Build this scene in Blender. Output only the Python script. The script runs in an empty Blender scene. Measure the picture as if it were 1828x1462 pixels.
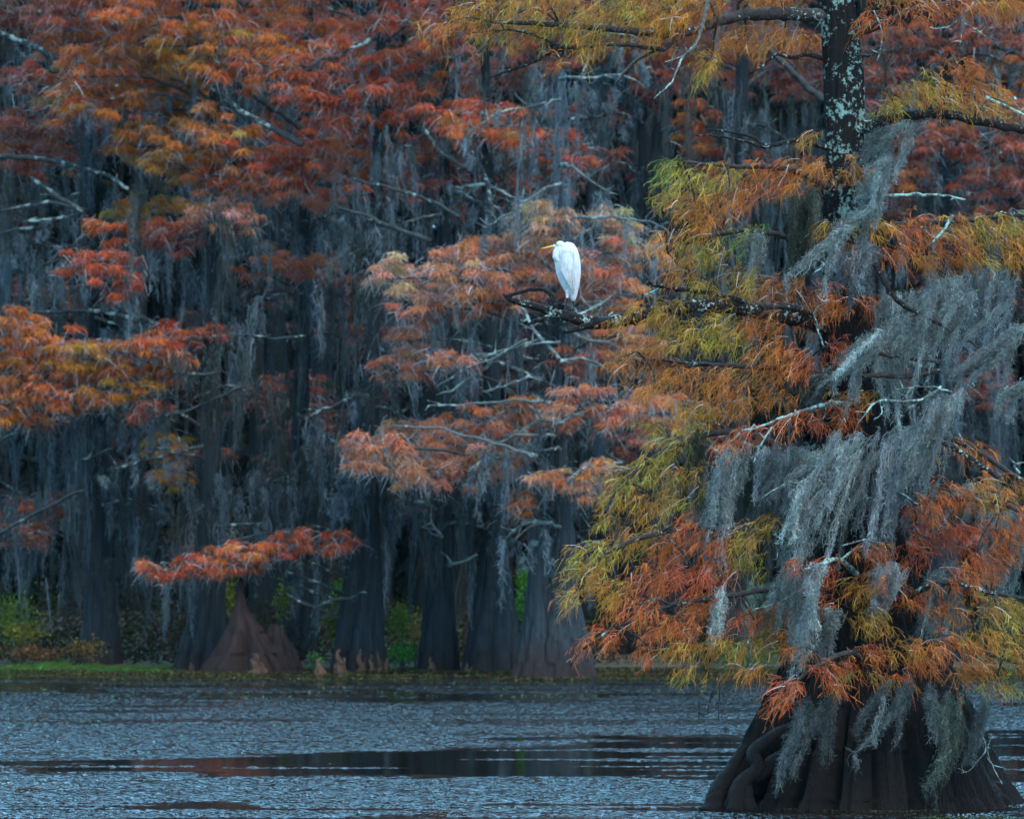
import bpy, math, random
import numpy as np

rng = np.random.default_rng(11)
random.seed(11)
R = math.radians
col = bpy.context.scene.collection
scene = bpy.context.scene

# ------------------------------------------------------------------ camera
H = 2.73          # camera height above the water
HOR = 985.0       # horizon row in the photograph
FPX = 6600.0      # focal length in photograph pixels
D1 = 40.0         # distance of the near cypress


def P(px, py, D):
    return np.array([(px - 914.0) / FPX * D, D, H + (HOR - py) / FPX * D])


def DW(py, z=0.0):
    """distance at which a surface of height z is seen in row py"""
    return FPX * (H - z) / (py - HOR)


cam_d = bpy.data.cameras.new('camera')
cam = bpy.data.objects.new('camera', cam_d)
col.objects.link(cam)
cam.location = (0, 0, H)
cam.rotation_euler = (R(90), 0, 0)
cam_d.sensor_width = 36.0
cam_d.lens = 36.0 * FPX / 1828.0
cam_d.shift_y = (HOR - 731.0) / 1828.0
cam_d.clip_start = 0.5
cam_d.clip_end = 5000
cam_d.dof.use_dof = True
cam_d.dof.focus_distance = 39.6
cam_d.dof.aperture_fstop = 3.0
scene.camera = cam


# ------------------------------------------------------------------ mesh helpers
class Soup:
    """collects polygons from numpy arrays and links them as ONE mesh object"""

    def __init__(self):
        self.v, self.q, self.t, self.c, self.n = [], [], [], [], 0

    def add(self, verts, quads=None, tris=None, cols=None):
        verts = np.asarray(verts, dtype=np.float64).reshape(-1, 3)
        if quads is not None and len(quads):
            self.q.append(np.asarray(quads, dtype=np.int64).reshape(-1, 4) + self.n)
        if tris is not None and len(tris):
            self.t.append(np.asarray(tris, dtype=np.int64).reshape(-1, 3) + self.n)
        if cols is None:
            cols = np.ones((len(verts), 3)) * 0.5
        cols = np.broadcast_to(np.asarray(cols, dtype=np.float64), (len(verts), 3))
        self.v.append(verts)
        self.c.append(cols)
        self.n += len(verts)

    def build(self, name, mat, parent=None, smooth=False):
        v = np.concatenate(self.v)
        c = np.concatenate(self.c)
        off = np.zeros(3)
        if parent is not None:
            p = parent
            while p is not None:
                off += np.array(p.location)
                p = p.parent
        v = v - off
        q = np.concatenate(self.q) if self.q else np.zeros((0, 4), dtype=np.int64)
        t = np.concatenate(self.t) if self.t else np.zeros((0, 3), dtype=np.int64)
        me = bpy.data.meshes.new(name)
        me.vertices.add(len(v))
        me.vertices.foreach_set('co', v.astype(np.float32).ravel())
        loops = np.concatenate([q.ravel(), t.ravel()]).astype(np.int32)
        me.loops.add(len(loops))
        me.loops.foreach_set('vertex_index', loops)
        tot = np.concatenate([np.full(len(q), 4), np.full(len(t), 3)]).astype(np.int32)
        start = np.concatenate([[0], np.cumsum(tot)[:-1]]).astype(np.int32)
        me.polygons.add(len(tot))
        me.polygons.foreach_set('loop_start', start)
        try:
            me.polygons.foreach_set('loop_total', tot)
        except Exception:
            pass
        if smooth:
            me.polygons.foreach_set('use_smooth', np.ones(len(tot), dtype=bool))
        a = me.attributes.new('leaf_colour', 'FLOAT_COLOR', 'POINT')
        a.data.foreach_set('color', np.c_[c, np.ones(len(c))].astype(np.float32).ravel())
        me.update(calc_edges=True)
        me.validate()
        me.materials.append(mat)
        o = bpy.data.objects.new(name, me)
        col.objects.link(o)
        if parent is not None:
            o.parent = parent
        return o


def unit(a):
    return a / (np.linalg.norm(a, axis=-1, keepdims=True) + 1e-9)


def ribbons(soup, pts, width, cols, ref=None):
    """pts (N,S,3), width (N,S), cols (N,3) -> N thin leaf strips"""
    N, S, _ = pts.shape
    if N == 0:
        return
    T = np.gradient(pts, axis=1)
    if ref is None:
        ref = rng.normal(size=(N, 1, 3))
    side = unit(np.cross(T, np.broadcast_to(ref, T.shape)))
    a = pts - side * width[..., None] * 0.5
    b = pts + side * width[..., None] * 0.5
    v = np.stack([a, b], axis=2).reshape(-1, 3)
    base = (np.arange(N) * S * 2)[:, None] + (np.arange(S - 1) * 2)[None, :]
    q = np.stack([base, base + 1, base + 3, base + 2], axis=-1).reshape(-1, 4)
    soup.add(v, quads=q, cols=np.repeat(cols, S * 2, axis=0))


def smooth_path(pts, rad=None, step=0.06):
    pts = np.asarray(pts, dtype=float)
    if rad is None:
        rad = np.ones(len(pts))
    rad = np.asarray(rad, dtype=float)
    if len(pts) < 2:
        return pts, rad
    ext = np.vstack([2 * pts[0] - pts[1], pts, 2 * pts[-1] - pts[-2]])
    out, ro = [], []
    for i in range(len(pts) - 1):
        p0, p1, p2, p3 = ext[i:i + 4]
        n = max(2, int(np.linalg.norm(p2 - p1) / step))
        for k in range(n):
            t = k / n
            out.append(0.5 * ((2 * p1) + (-p0 + p2) * t + (2 * p0 - 5 * p1 + 4 * p2 - p3) * t * t + (-p0 + 3 * p1 - 3 * p2 + p3) * t ** 3))
            ro.append(rad[i] + (rad[i + 1] - rad[i]) * t)
    out.append(pts[-1]); ro.append(rad[-1])
    return np.array(out), np.array(ro)


def tube(soup, pts, rad, sides=7, step=0.06, knob=0.15, wob=0.0, cols=None):
    p, r = smooth_path(pts, rad, step)
    n = len(p)
    if wob:
        w = rng.normal(size=(n, 3)) * wob
        w[0] = 0
        w = (w + np.roll(w, 1, 0)) / 2
        p = p + w
    t = unit(np.gradient(p, axis=0))
    u = np.cross(t[0], [0.3, 0.2, 0.9]); u = u / (np.linalg.norm(u) + 1e-9)
    ang = np.arange(sides) / sides * 2 * math.pi
    rings = []
    for i in range(n):
        u = u - t[i] * np.dot(u, t[i]); u = u / (np.linalg.norm(u) + 1e-9)
        w = np.cross(t[i], u)
        rr = r[i] * (1 + knob * rng.normal(size=sides) * 0.6)
        rings.append(p[i] + np.outer(np.cos(ang) * rr, u) + np.outer(np.sin(ang) * rr, w))
    v = np.concatenate(rings)
    i = np.arange(n - 1)[:, None] * sides
    j = np.arange(sides)[None, :]
    q = np.stack([i + j, i + (j + 1) % sides, i + sides + (j + 1) % sides, i + sides + j], -1).reshape(-1, 4)
    v = np.vstack([v, p[0], p[-1]])
    k = np.arange(sides)
    tr = np.vstack([np.stack([np.full(sides, n * sides), (k + 1) % sides, k], -1),
                    np.stack([np.full(sides, n * sides + 1), (n - 1) * sides + k, (n - 1) * sides + (k + 1) % sides], -1)])
    soup.add(v, quads=q, tris=tr, cols=cols)
    return p


def lathe(soup, levels, D, sides=72, flutes=9, depth=0.35, yscale=1.0, dz=0.05, seed=0, lean=0.0, rough=0.02):
    """fluted trunk; levels = [(row, centre column, half width px, fluting 0..1)] top to bottom at distance D"""
    g = np.random.default_rng(seed)
    L = sorted(levels, key=lambda l: -l[0])          # bottom first
    z = np.array([H + (HOR - l[0]) / FPX * D for l in L])
    x = np.array([(l[1] - 914) / FPX * D for l in L])
    r = np.array([l[2] / FPX * D for l in L])
    f = np.array([l[3] for l in L])
    zz = np.arange(z[0], z[-1], dz)
    xs = np.interp(zz, z, x); rs = np.interp(zz, z, r); fs = np.interp(zz, z, f)
    k = np.array([1, 2, 3, 2, 1.0]); k /= k.sum()
    for arr in (xs, rs, fs):
        if len(arr) > 8:
            arr[2:-2] = np.convolve(arr, k, 'same')[2:-2]
    th = np.arange(sides) / sides * 2 * math.pi
    ph = g.uniform(0, 6.28, 6)
    warp = th + 0.25 * np.sin(2 * th + ph[0]) + 0.15 * np.sin(3 * th + ph[1])
    ridge = np.abs(np.sin(warp * flutes / 2 + ph[2])) ** .6
    ridge = 1 - (1 - ridge) * (0.8 + 0.35 * np.sin(2 * th + ph[3]))
    fine = (1 - np.abs(np.sin(warp * flutes * 1.7 + ph[4])) ** .5) * 0.9
    # bark fibres run up the trunk
    kz = np.arange(len(zz)) * dz / .45
    NF = g.normal(size=(int(kz[-1]) + 3, sides))
    k0 = kz.astype(int); kf = (kz - k0)[:, None]
    fib = NF[k0] * (1 - kf) + NF[k0 + 1] * kf
    verts = []
    for i in range(len(zz)):
        tw = np.roll(ridge, int(i * dz * 2.0))
        rr = rs[i] * (1 - depth * fs[i] * (1 - tw) - 0.08 * fs[i] * fine + rough * (.3 * g.normal(size=sides) + 1.3 * fib[i]))
        verts.append(np.stack([xs[i] + lean * 0 + np.cos(th) * rr, D + np.sin(th) * rr * yscale, np.full(sides, zz[i])], -1))
    v = np.concatenate(verts)
    n = len(zz)
    i = np.arange(n - 1)[:, None] * sides
    j = np.arange(sides)[None, :]
    q = np.stack([i + j, i + (j + 1) % sides, i + sides + (j + 1) % sides, i + sides + j], -1).reshape(-1, 4)
    v = np.vstack([v, [xs[-1], D, zz[-1]]])
    kk = np.arange(sides)
    tr = np.stack([np.full(sides, n * sides), (n - 1) * sides + kk, (n - 1) * sides + (kk + 1) % sides], -1)
    soup.add(v, quads=q, tris=tr)
    return zz, xs, rs


def empty(name, loc):
    o = bpy.data.objects.new(name, None)
    o.location = tuple(float(a) for a in loc)
    o.empty_display_size = 0.2
    col.objects.link(o)
    return o


def tag(o, label=None, cat=None, group=None, kind=None):
    if label: o['label'] = label
    if cat: o['category'] = cat
    if group: o['group'] = group
    if kind: o['kind'] = kind
    return o


# ------------------------------------------------------------------ materials
def mat_new(name):
    m = bpy.data.materials.new(name)
    m.use_nodes = True
    nt = m.node_tree
    nt.nodes.clear()
    out = nt.nodes.new('ShaderNodeOutputMaterial')
    return m, nt, out


def nd(nt, typ, **kw):
    n = nt.nodes.new(typ)
    for k, v in kw.items():
        if k.startswith('i_'):
            n.inputs[k[2:].replace('_', ' ')].default_value = v
        else:
            setattr(n, k, v)
    return n


def ramp(nt, stops, interp='LINEAR'):
    n = nt.nodes.new('ShaderNodeValToRGB')
    n.color_ramp.interpolation = interp
    e = n.color_ramp.elements
    e[0].position, e[0].color = stops[0][0], (*stops[0][1], 1) if len(stops[0][1]) == 3 else stops[0][1]
    e[1].position, e[1].color = stops[-1][0], (*stops[-1][1], 1)
    for p, c in stops[1:-1]:
        s = e.new(p); s.color = (*c, 1)
    return n


def leaf_material(name, trans=0.35, rough=0.8):
    m, nt, out = mat_new(name)
    at = nd(nt, 'ShaderNodeAttribute', attribute_name='leaf_colour')
    d = nd(nt, 'ShaderNodeBsdfDiffuse')
    t = nd(nt, 'ShaderNodeBsdfTranslucent')
    mx = nd(nt, 'ShaderNodeMixShader'); mx.inputs[0].default_value = trans
    nt.links.new(at.outputs['Color'], d.inputs['Color'])
    nt.links.new(at.outputs['Color'], t.inputs['Color'])
    nt.links.new(d.outputs[0], mx.inputs[1]); nt.links.new(t.outputs[0], mx.inputs[2])
    nt.links.new(mx.outputs[0], out.inputs['Surface'])
    return m


def bark_material(name, dark, pale, wet, lichen, lichen_amt=0.5, lichen_scale=9.0, zlo=None, zhi=None, wet_top=1.0, streak=(9, 9, 0.8), bump=0.5, lichen_z=None):
    m, nt, out = mat_new(name)
    lk = nt.links.new
    tc = nd(nt, 'ShaderNodeTexCoord')
    mp = nd(nt, 'ShaderNodeMapping'); mp.inputs['Scale'].default_value = streak
    lk(tc.outputs['Object'], mp.inputs['Vector'])
    n1 = nd(nt, 'ShaderNodeTexNoise', i_Scale=1.6, i_Detail=8.0, i_Roughness=0.68)
    lk(mp.outputs[0], n1.inputs['Vector'])
    r1 = ramp(nt, [(0.32, dark), (0.68, pale)])
    lk(n1.outputs['Fac'], r1.inputs[0])
    # waterline stain
    geo = nd(nt, 'ShaderNodeNewGeometry')
    sx = nd(nt, 'ShaderNodeSeparateXYZ'); lk(geo.outputs['Position'], sx.inputs[0])
    n3 = nd(nt, 'ShaderNodeTexNoise', i_Scale=1.3, i_Detail=3.0)
    lk(tc.outputs['Object'], n3.inputs['Vector'])
    ad = nd(nt, 'ShaderNodeMath', operation='MULTIPLY_ADD'); lk(n3.outputs['Fac'], ad.inputs[0]); ad.inputs[1].default_value = wet_top * 1.2; lk(sx.outputs['Z'], ad.inputs[2])
    mr = nd(nt, 'ShaderNodeMapRange'); mr.inputs['From Min'].default_value = wet_top * 0.9; mr.inputs['From Max'].default_value = wet_top * 1.9
    mr.inputs['To Min'].default_value = 1.0; mr.inputs['To Max'].default_value = 0.0
    lk(ad.outputs[0], mr.inputs['Value'])
    mw = nd(nt, 'ShaderNodeMix', data_type='RGBA')
    rw = ramp(nt, [(0.3, tuple(c * 0.55 for c in wet)), (0.7, wet)])
    lk(n1.outputs['Fac'], rw.inputs[0])
    lk(mr.outputs[0], mw.inputs[0]); lk(r1.outputs[0], mw.inputs[6]); lk(rw.outputs[0], mw.inputs[7])
    # lichen patches
    n2 = nd(nt, 'ShaderNodeTexNoise', i_Scale=lichen_scale, i_Detail=5.0, i_Roughness=0.6)
    lk(tc.outputs['Object'], n2.inputs['Vector'])
    n4 = nd(nt, 'ShaderNodeTexNoise', i_Scale=lichen_scale * 0.18, i_Detail=2.0)
    lk(tc.outputs['Object'], n4.inputs['Vector'])
    a2 = nd(nt, 'ShaderNodeMath', operation='ADD'); lk(n2.outputs['Fac'], a2.inputs[0])
    mm = nd(nt, 'ShaderNodeMath', operation='MULTIPLY'); lk(n4.outputs['Fac'], mm.inputs[0]); mm.inputs[1].default_value = 0.6; lk(mm.outputs[0], a2.inputs[1])
    th = 1.0 - 0.1 * lichen_amt
    r2 = nd(nt, 'ShaderNodeMapRange'); r2.inputs['From Min'].default_value = th; r2.inputs['From Max'].default_value = th + 0.085
    lk(a2.outputs[0], r2.inputs['Value'])
    fac = r2.outputs[0]
    if lichen_z:
        rz = nd(nt, 'ShaderNodeMapRange'); rz.inputs['From Min'].default_value = lichen_z[0]; rz.inputs['From Max'].default_value = lichen_z[1]
        lk(sx.outputs['Z'], rz.inputs['Value'])
        ml = nd(nt, 'ShaderNodeMath', operation='MULTIPLY'); lk(fac, ml.inputs[0]); lk(rz.outputs[0], ml.inputs[1]); fac = ml.outputs[0]
    mx = nd(nt, 'ShaderNodeMix', data_type='RGBA')
    lk(fac, mx.inputs[0]); lk(mw.outputs[2], mx.inputs[6])
    n5 = nd(nt, 'ShaderNodeTexNoise', i_Scale=lichen_scale * 2.5)
    lk(tc.outputs['Object'], n5.inputs['Vector'])
    rl = ramp(nt, [(0.35, tuple(c * 0.6 for c in lichen)), (0.65, lichen)])
    lk(n5.outputs['Fac'], rl.inputs[0]); lk(rl.outputs[0], mx.inputs[7])
    bs = nd(nt, 'ShaderNodeBsdfPrincipled'); bs.inputs['Roughness'].default_value = 0.8
    bs.inputs['Specular IOR Level'].default_value = 0.25
    lk(mx.outputs[2], bs.inputs['Base Color'])
    bp = nd(nt, 'ShaderNodeBump'); bp.inputs['Strength'].default_value = bump; bp.inputs['Distance'].default_value = 0.09
    lk(n1.outputs['Fac'], bp.inputs['Height']); lk(bp.outputs[0], bs.inputs['Normal'])
    lk(bs.outputs[0], out.inputs['Surface'])
    return m


LICHEN = (0.38, 0.60, 0.53)
M_trunk = bark_material('near_bark', (0.003, 0.003, 0.004), (0.017, 0.015, 0.015), (0.013, 0.009, 0.008), LICHEN, 1.6, 20.0, wet_top=0.7, lichen_z=(5.2, 6.6), bump=1.0, streak=(26, 26, 1.1))
M_limb = bark_material('limb_bark', (0.014, 0.012, 0.012), (0.06, 0.05, 0.046), (0.05, 0.03, 0.025), LICHEN, 0.6, 22.0, wet_top=0.01, streak=(12, 12, 12))
M_perch = bark_material('perch_bark', (0.006, 0.005, 0.005), (0.034, 0.024, 0.021), (0.05, 0.03, 0.025), (0.5, 0.66, 0.58), 0.95, 30.0, wet_top=0.01, streak=(14, 14, 14), bump=0.9)
M_dead = bark_material('dead_bark', (0.05, 0.055, 0.052), (0.17, 0.18, 0.17), (0.05, 0.03, 0.025), LICHEN, 2.2, 20.0, wet_top=0.01, streak=(12, 12, 12))
M_fartrunk = bark_material('far_bark', (0.004, 0.006, 0.008), (0.022, 0.032, 0.038), (0.022, 0.015, 0.015), (0.2, 0.26, 0.26), 0.3, 2.2, lichen_z=(1.5, 3.0), wet_top=0.5, streak=(7, 7, 0.4), bump=1.0)
M_farlimb = bark_material('far_limb_bark', (0.014, 0.017, 0.018), (0.055, 0.062, 0.06), (0.05, 0.03, 0.025), (0.30, 0.40, 0.37), 1.25, 5.0, wet_top=0.01, streak=(4, 4, 4))
M_fork = bark_material('forked_bark', (0.006, 0.009, 0.012), (0.042, 0.056, 0.064), (0.036, 0.022, 0.021), (0.2, 0.26, 0.26), 0.6, 4.0, lichen_z=(1.5, 3.0), wet_top=0.7, streak=(7, 7, 0.4), bump=1.0)
M_palelimb = bark_material('pale_limb_bark', (0.05, 0.06, 0.058), (0.15, 0.175, 0.165), (0.05, 0.03, 0.025), (0.34, 0.44, 0.40), 1.6, 5.0, wet_top=0.01, streak=(4, 4, 4))
M_stump = bark_material('red_stump_bark', (0.008, 0.005, 0.005), (0.06, 0.032, 0.029), (0.028, 0.014, 0.011), (0.2, 0.2, 0.2), -1.0, 2.2, wet_top=0.9, streak=(5, 5, 0.45), bump=0.8)
M_knee = bark_material('knee_bark', (0.03, 0.017, 0.012), (0.13, 0.062, 0.032), (0.06, 0.03, 0.018), (0.4, 0.35, 0.3), 0.2, 4.0, wet_top=0.05, streak=(8, 8, 1.2))
M_leaf = leaf_material('cypress_needles', 0.32)
M_moss = leaf_material('grey_moss', 0.3)
M_green = leaf_material('green_leaves', 0.35)
M_twig = leaf_material('pale_twigs', 0.0)


def ground_material():
    m, nt, out = mat_new('bank_mud')
    lk = nt.links.new
    tc = nd(nt, 'ShaderNodeTexCoord')
    n = nd(nt, 'ShaderNodeTexNoise', i_Scale=1.5, i_Detail=8.0, i_Roughness=0.7)
    lk(tc.outputs['Object'], n.inputs['Vector'])
    r = ramp(nt, [(0.3, (0.02, 0.018, 0.012)), (0.5, (0.055, 0.04, 0.022)), (0.7, (0.05, 0.06, 0.02))])
    lk(n.outputs['Fac'], r.inputs[0])
    b = nd(nt, 'ShaderNodeBsdfPrincipled'); b.inputs['Roughness'].default_value = 0.9
    lk(r.outputs[0], b.inputs['Base Color'])
    bp = nd(nt, 'ShaderNodeBump'); bp.inputs['Strength'].default_value = 0.8
    lk(n.outputs['Fac'], bp.inputs['Height']); lk(bp.outputs[0], b.inputs['Normal'])
    lk(b.outputs[0], out.inputs['Surface'])
    return m


def water_material():
    m, nt, out = mat_new('lake_water')
    lk = nt.links.new
    geo = nd(nt, 'ShaderNodeNewGeometry')
    at = nd(nt, 'ShaderNodeAttribute', attribute_name='leaf_colour')     # how wind-ruffled the water is here
    sx = nd(nt, 'ShaderNodeSeparateColor'); lk(at.outputs['Color'], sx.inputs[0])
    mp3 = nd(nt, 'ShaderNodeMapping'); mp3.inputs['Scale'].default_value = (11.0, 8.0, 1)
    lk(geo.outputs['Position'], mp3.inputs['Vector'])
    rip = nd(nt, 'ShaderNodeTexNoise', i_Scale=1.0, i_Detail=2.0, i_Roughness=0.5)
    lk(mp3.outputs[0], rip.inputs['Vector'])
    st = nd(nt, 'ShaderNodeMath', operation='MULTIPLY_ADD'); lk(sx.outputs[0], st.inputs[0]); st.inputs[1].default_value = 0.8; st.inputs[2].default_value = 0.01
    bp = nd(nt, 'ShaderNodeBump'); bp.inputs['Distance'].default_value = 0.22
    lk(st.outputs[0], bp.inputs['Strength']); lk(rip.outputs['Fac'], bp.inputs['Height'])
    b = nd(nt, 'ShaderNodeBsdfPrincipled')
    b.inputs['Base Color'].default_value = (0.012, 0.008, 0.006, 1)
    b.inputs['IOR'].default_value = 1.333
    b.inputs['Roughness'].default_value = 0.04
    b.inputs['Specular IOR Level'].default_value = 0.8
    lk(bp.outputs[0], b.inputs['Normal'])
    lk(b.outputs[0], out.inputs['Surface'])
    return m


# ------------------------------------------------------------------ world and light
SUN_EL, SUN_ROT = R(46), R(150)
w = bpy.data.worlds.new('World')
scene.world = w
w.use_nodes = True
nt = w.node_tree
bg = nt.nodes['Background']
sky = nt.nodes.new('ShaderNodeTexSky')
sky.sky_type = 'NISHITA'
sky.sun_disc = False
sky.sun_elevation = SUN_EL
sky.sun_rotation = SUN_ROT
sky.air_density = 1.0
sky.dust_density = 0.6
sky.ozone_density = 1.3
# thin overcast over the clear sky, boost added beyond the wood to brighten water
tcw = nt.nodes.new('ShaderNodeTexCoord')
cn = nt.nodes.new('ShaderNodeTexNoise'); cn.inputs['Scale'].default_value = 2.6; cn.inputs['Detail'].default_value = 6.0
mpw = nt.nodes.new('ShaderNodeMapping'); mpw.inputs['Scale'].default_value = (1, 1, 2.6)
nt.links.new(tcw.outputs['Generated'], mpw.inputs[0]); nt.links.new(mpw.outputs[0], cn.inputs[0])
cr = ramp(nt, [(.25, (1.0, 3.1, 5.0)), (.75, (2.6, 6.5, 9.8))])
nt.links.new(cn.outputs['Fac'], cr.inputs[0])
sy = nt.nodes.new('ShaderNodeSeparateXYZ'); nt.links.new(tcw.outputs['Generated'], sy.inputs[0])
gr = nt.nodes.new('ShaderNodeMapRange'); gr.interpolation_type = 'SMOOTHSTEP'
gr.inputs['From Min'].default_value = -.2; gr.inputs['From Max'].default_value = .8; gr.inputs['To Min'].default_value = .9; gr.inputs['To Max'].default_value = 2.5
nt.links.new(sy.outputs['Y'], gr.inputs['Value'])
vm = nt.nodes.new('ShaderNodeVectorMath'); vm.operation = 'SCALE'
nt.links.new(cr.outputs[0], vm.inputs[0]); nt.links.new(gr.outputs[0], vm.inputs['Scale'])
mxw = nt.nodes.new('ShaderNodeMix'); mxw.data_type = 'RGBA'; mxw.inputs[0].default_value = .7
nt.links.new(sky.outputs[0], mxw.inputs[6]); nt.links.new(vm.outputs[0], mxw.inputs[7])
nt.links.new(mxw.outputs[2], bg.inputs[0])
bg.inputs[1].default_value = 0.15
sd = bpy.data.lights.new('sun', 'SUN')
sd.energy = 1.2
sd.angle = R(30)
sd.color = (1.0, 0.93, 0.84)
so = bpy.data.objects.new('sun', sd)
col.objects.link(so)
# Nishita: rotation 0 puts the sun on +Y, turning towards +X
dirx, diry = math.sin(SUN_ROT) * math.cos(SUN_EL), math.cos(SUN_ROT) * math.cos(SUN_EL)
so.rotation_euler = (math.pi / 2 - SUN_EL, 0, math.atan2(dirx, -diry))
so.location = (dirx * 60, diry * 60, 40)

scene.view_settings.view_transform = 'Standard'
scene.view_settings.look = 'None'
scene.view_settings.exposure = 1.4
scene.view_settings.gamma = 1.0
cy = scene.cycles
cy.max_bounces = 6
cy.diffuse_bounces = 3
cy.glossy_bounces = 3
cy.transmission_bounces = 3
cy.transparent_max_bounces = 4
cy.use_denoising = True

# ------------------------------------------------------------------ setting
def grid(soup, x0, x1, y0, y1, nx, ny, zf):
    xs = np.linspace(x0, x1, nx); ys = np.linspace(y0, y1, ny)
    X, Y = np.meshgrid(xs, ys)
    Z = zf(X, Y)
    v = np.stack([X, Y, Z], -1).reshape(-1, 3)
    i = np.arange(ny - 1)[:, None] * nx + np.arange(nx - 1)[None, :]
    q = np.stack([i, i + 1, i + nx + 1, i + nx], -1).reshape(-1, 4)
    soup.add(v, quads=q)


TAB = np.random.default_rng(5).uniform(0, 1, (256, 256))


def vnoise(x, y):
    xi = np.floor(x).astype(int); yi = np.floor(y).astype(int)
    fx = x - xi; fy = y - yi
    fx = fx * fx * (3 - 2 * fx); fy = fy * fy * (3 - 2 * fy)
    g = lambda i, j: TAB[i % 256, j % 256]
    return (g(xi, yi) * (1 - fx) + g(xi + 1, yi) * fx) * (1 - fy) + (g(xi, yi + 1) * (1 - fx) + g(xi + 1, yi + 1) * fx) * fy


def ruffle(X, Y):
    """0 on the calm slicks, 1 where the wind ruffles the lake"""
    Yc = np.clip(Y, 20, 400)
    row = HOR + FPX * H / Yc
    px = 914 + FPX * X / Yc
    n1 = (vnoise(X * .22 + 3, Yc * .55) - .5) * 26 + (vnoise(X * .9, Yc * 1.7 + 9) - .5) * 16
    r = row + n1 * np.clip((row - 1190) / 120, .1, 1)
    m = np.full(X.shape, .95)

    def slick(c, hw, soft, deep=1.0):
        return 1 - deep * np.clip((hw - np.abs(r - c)) / soft + .5, 0, 1)
    w1 = np.interp(px, [-400, 150, 700, 1250, 1700, 2400], [3, 10, 27, 44, 46, 42])
    c1 = np.interp(px, [0, 700, 1250, 1828], [1366, 1364, 1352, 1345])
    m = m * slick(c1, w1, 9.0)
    m = m * slick(1438, np.interp(px, [0, 500, 1250], [1, 5, 8]), 4.0, .95)
    m = m * slick(1464, 7, 4.0, .8)
    m = m * (1 - .55 * np.clip((vnoise(X * .3 + 20, Yc * .9) - .55) * 5, 0, 1))
    far = np.clip((1258 - r) / 6, 0, 1)
    streak = np.clip((vnoise(X * .3 + 50, Yc * .8 + 7) + .5 * vnoise(X * 1.1, Yc * 1.9) - .56) * 7, 0, 1)
    m = m * (1 - far) + far * (.03 + .97 * streak)
    m = m * np.clip((row - 1205) / 14, 0.02, 1)
    gl = np.clip((vnoise(X * .42 + 80, Yc * 3.1 + 3) - .71) * 16, 0, 1)
    return np.maximum(m, gl * .95 * np.clip((row - 1215) / 20, 0, 1))


def axis(far_lo, lo, hi, step, far_hi):
    return np.concatenate([np.array(far_lo, float), np.arange(lo, hi, step), np.array(far_hi, float)])


xa = axis([-1500, -300, -80, -30], -16, 23, .046, [35, 80, 300, 1500])
ya = axis([-300, -50, 10, 25, 31], 34, 78, .046, [79, 81, 83, 86, 90, 100, 140, 400, 2500])
X, Y = np.meshgrid(xa, ya)
M = ruffle(X, Y)
gw = np.random.default_rng(8)
Z = np.zeros(X.shape); NW = 34
inside = ((X > -15.5) & (X < 22.5) & (Y > 34.3) & (Y < 77.5)).astype(float)
for k in range(NW):
    lam = .13 * (2.6 ** gw.uniform(0, 1)); th = gw.normal() * .8
    kx, ky = math.sin(th) * 6.283 / lam, math.cos(th) * 6.283 / lam
    amp = lam / 6.283 * .20 / math.sqrt(NW) * 1.414 * (1.1 if lam < .25 else .85)
    env = .5 + vnoise(X * (.5 + .05 * k) + 7 * k, Y * (.35 + .03 * k) + 3 * k)
    Z += amp * env * np.sin(kx * X + ky * Y + gw.uniform(0, 6.28))
Z *= M * inside
nx, ny = len(xa), len(ya)
i = np.arange(ny - 1)[:, None] * nx + np.arange(nx - 1)[None, :]
s = Soup()
s.add(np.stack([X, Y, Z], -1).reshape(-1, 3), quads=np.stack([i, i + 1, i + nx + 1, i + nx], -1).reshape(-1, 4), cols=np.repeat(M.reshape(-1, 1), 3, 1))
tag(s.build('water', water_material(), smooth=True), kind='structure')


def bank_z(X, Y):
    e = 86.3 + 0.9 * np.sin(X * 0.45 + 1) + 0.5 * np.sin(X * 1.3)
    t = np.clip((Y - e) / 30.0, -0.2, 1.0)
    return np.where(t < 0, t * 6.0, 0.02 + 1.2 * t ** 1.3) + 0.03 * np.sin(X * 3.1) * np.sin(Y * 2.3)


s = Soup(); grid(s, -120, 120, 80, 240, 241, 161, bank_z)
tag(s.build('bank', ground_material(), smooth=True), kind='structure')

# ------------------------------------------------------------------ thin evening haze over the lake
hz, nt, out = mat_new('haze_air')
pv = nd(nt, 'ShaderNodeVolumePrincipled')
pv.inputs['Color'].default_value = (.38, .78, 1.0, 1)
pv.inputs['Density'].default_value = 0.00004
nt.links.new(pv.outputs[0], out.inputs['Volume'])
s = Soup()
X0, X1, Y0, Y1, Z0, Z1 = -130, 130, -20, 300, -2.5, 34
s.add([(X0, Y0, Z0), (X1, Y0, Z0), (X1, Y1, Z0), (X0, Y1, Z0), (X0, Y0, Z1), (X1, Y0, Z1), (X1, Y1, Z1), (X0, Y1, Z1)],
      quads=[(0, 3, 2, 1), (4, 5, 6, 7), (0, 1, 5, 4), (1, 2, 6, 5), (2, 3, 7, 6), (3, 0, 4, 7)])
tag(s.build('haze', hz), 'thin blue evening haze over lake and far trees', kind='stuff')
cy.volume_bounces = 0

# ------------------------------------------------------------------ colours
PAL = {
    'R': (0.54, 0.118, 0.052), 'O': (0.60, 0.178, 0.042), 'Y': (0.52, 0.28, 0.052), 'L': (0.34, 0.27, 0.052),
    'G': (0.18, 0.29, 0.07), 'P': (0.68, 0.27, 0.145), 'D': (0.27, 0.115, 0.09), 'B': (0.48, 0.19, 0.05),
    'K': (0.44, 0.37, 0.21), 'N': (0.022, 0.027, 0.024),
}


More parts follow.
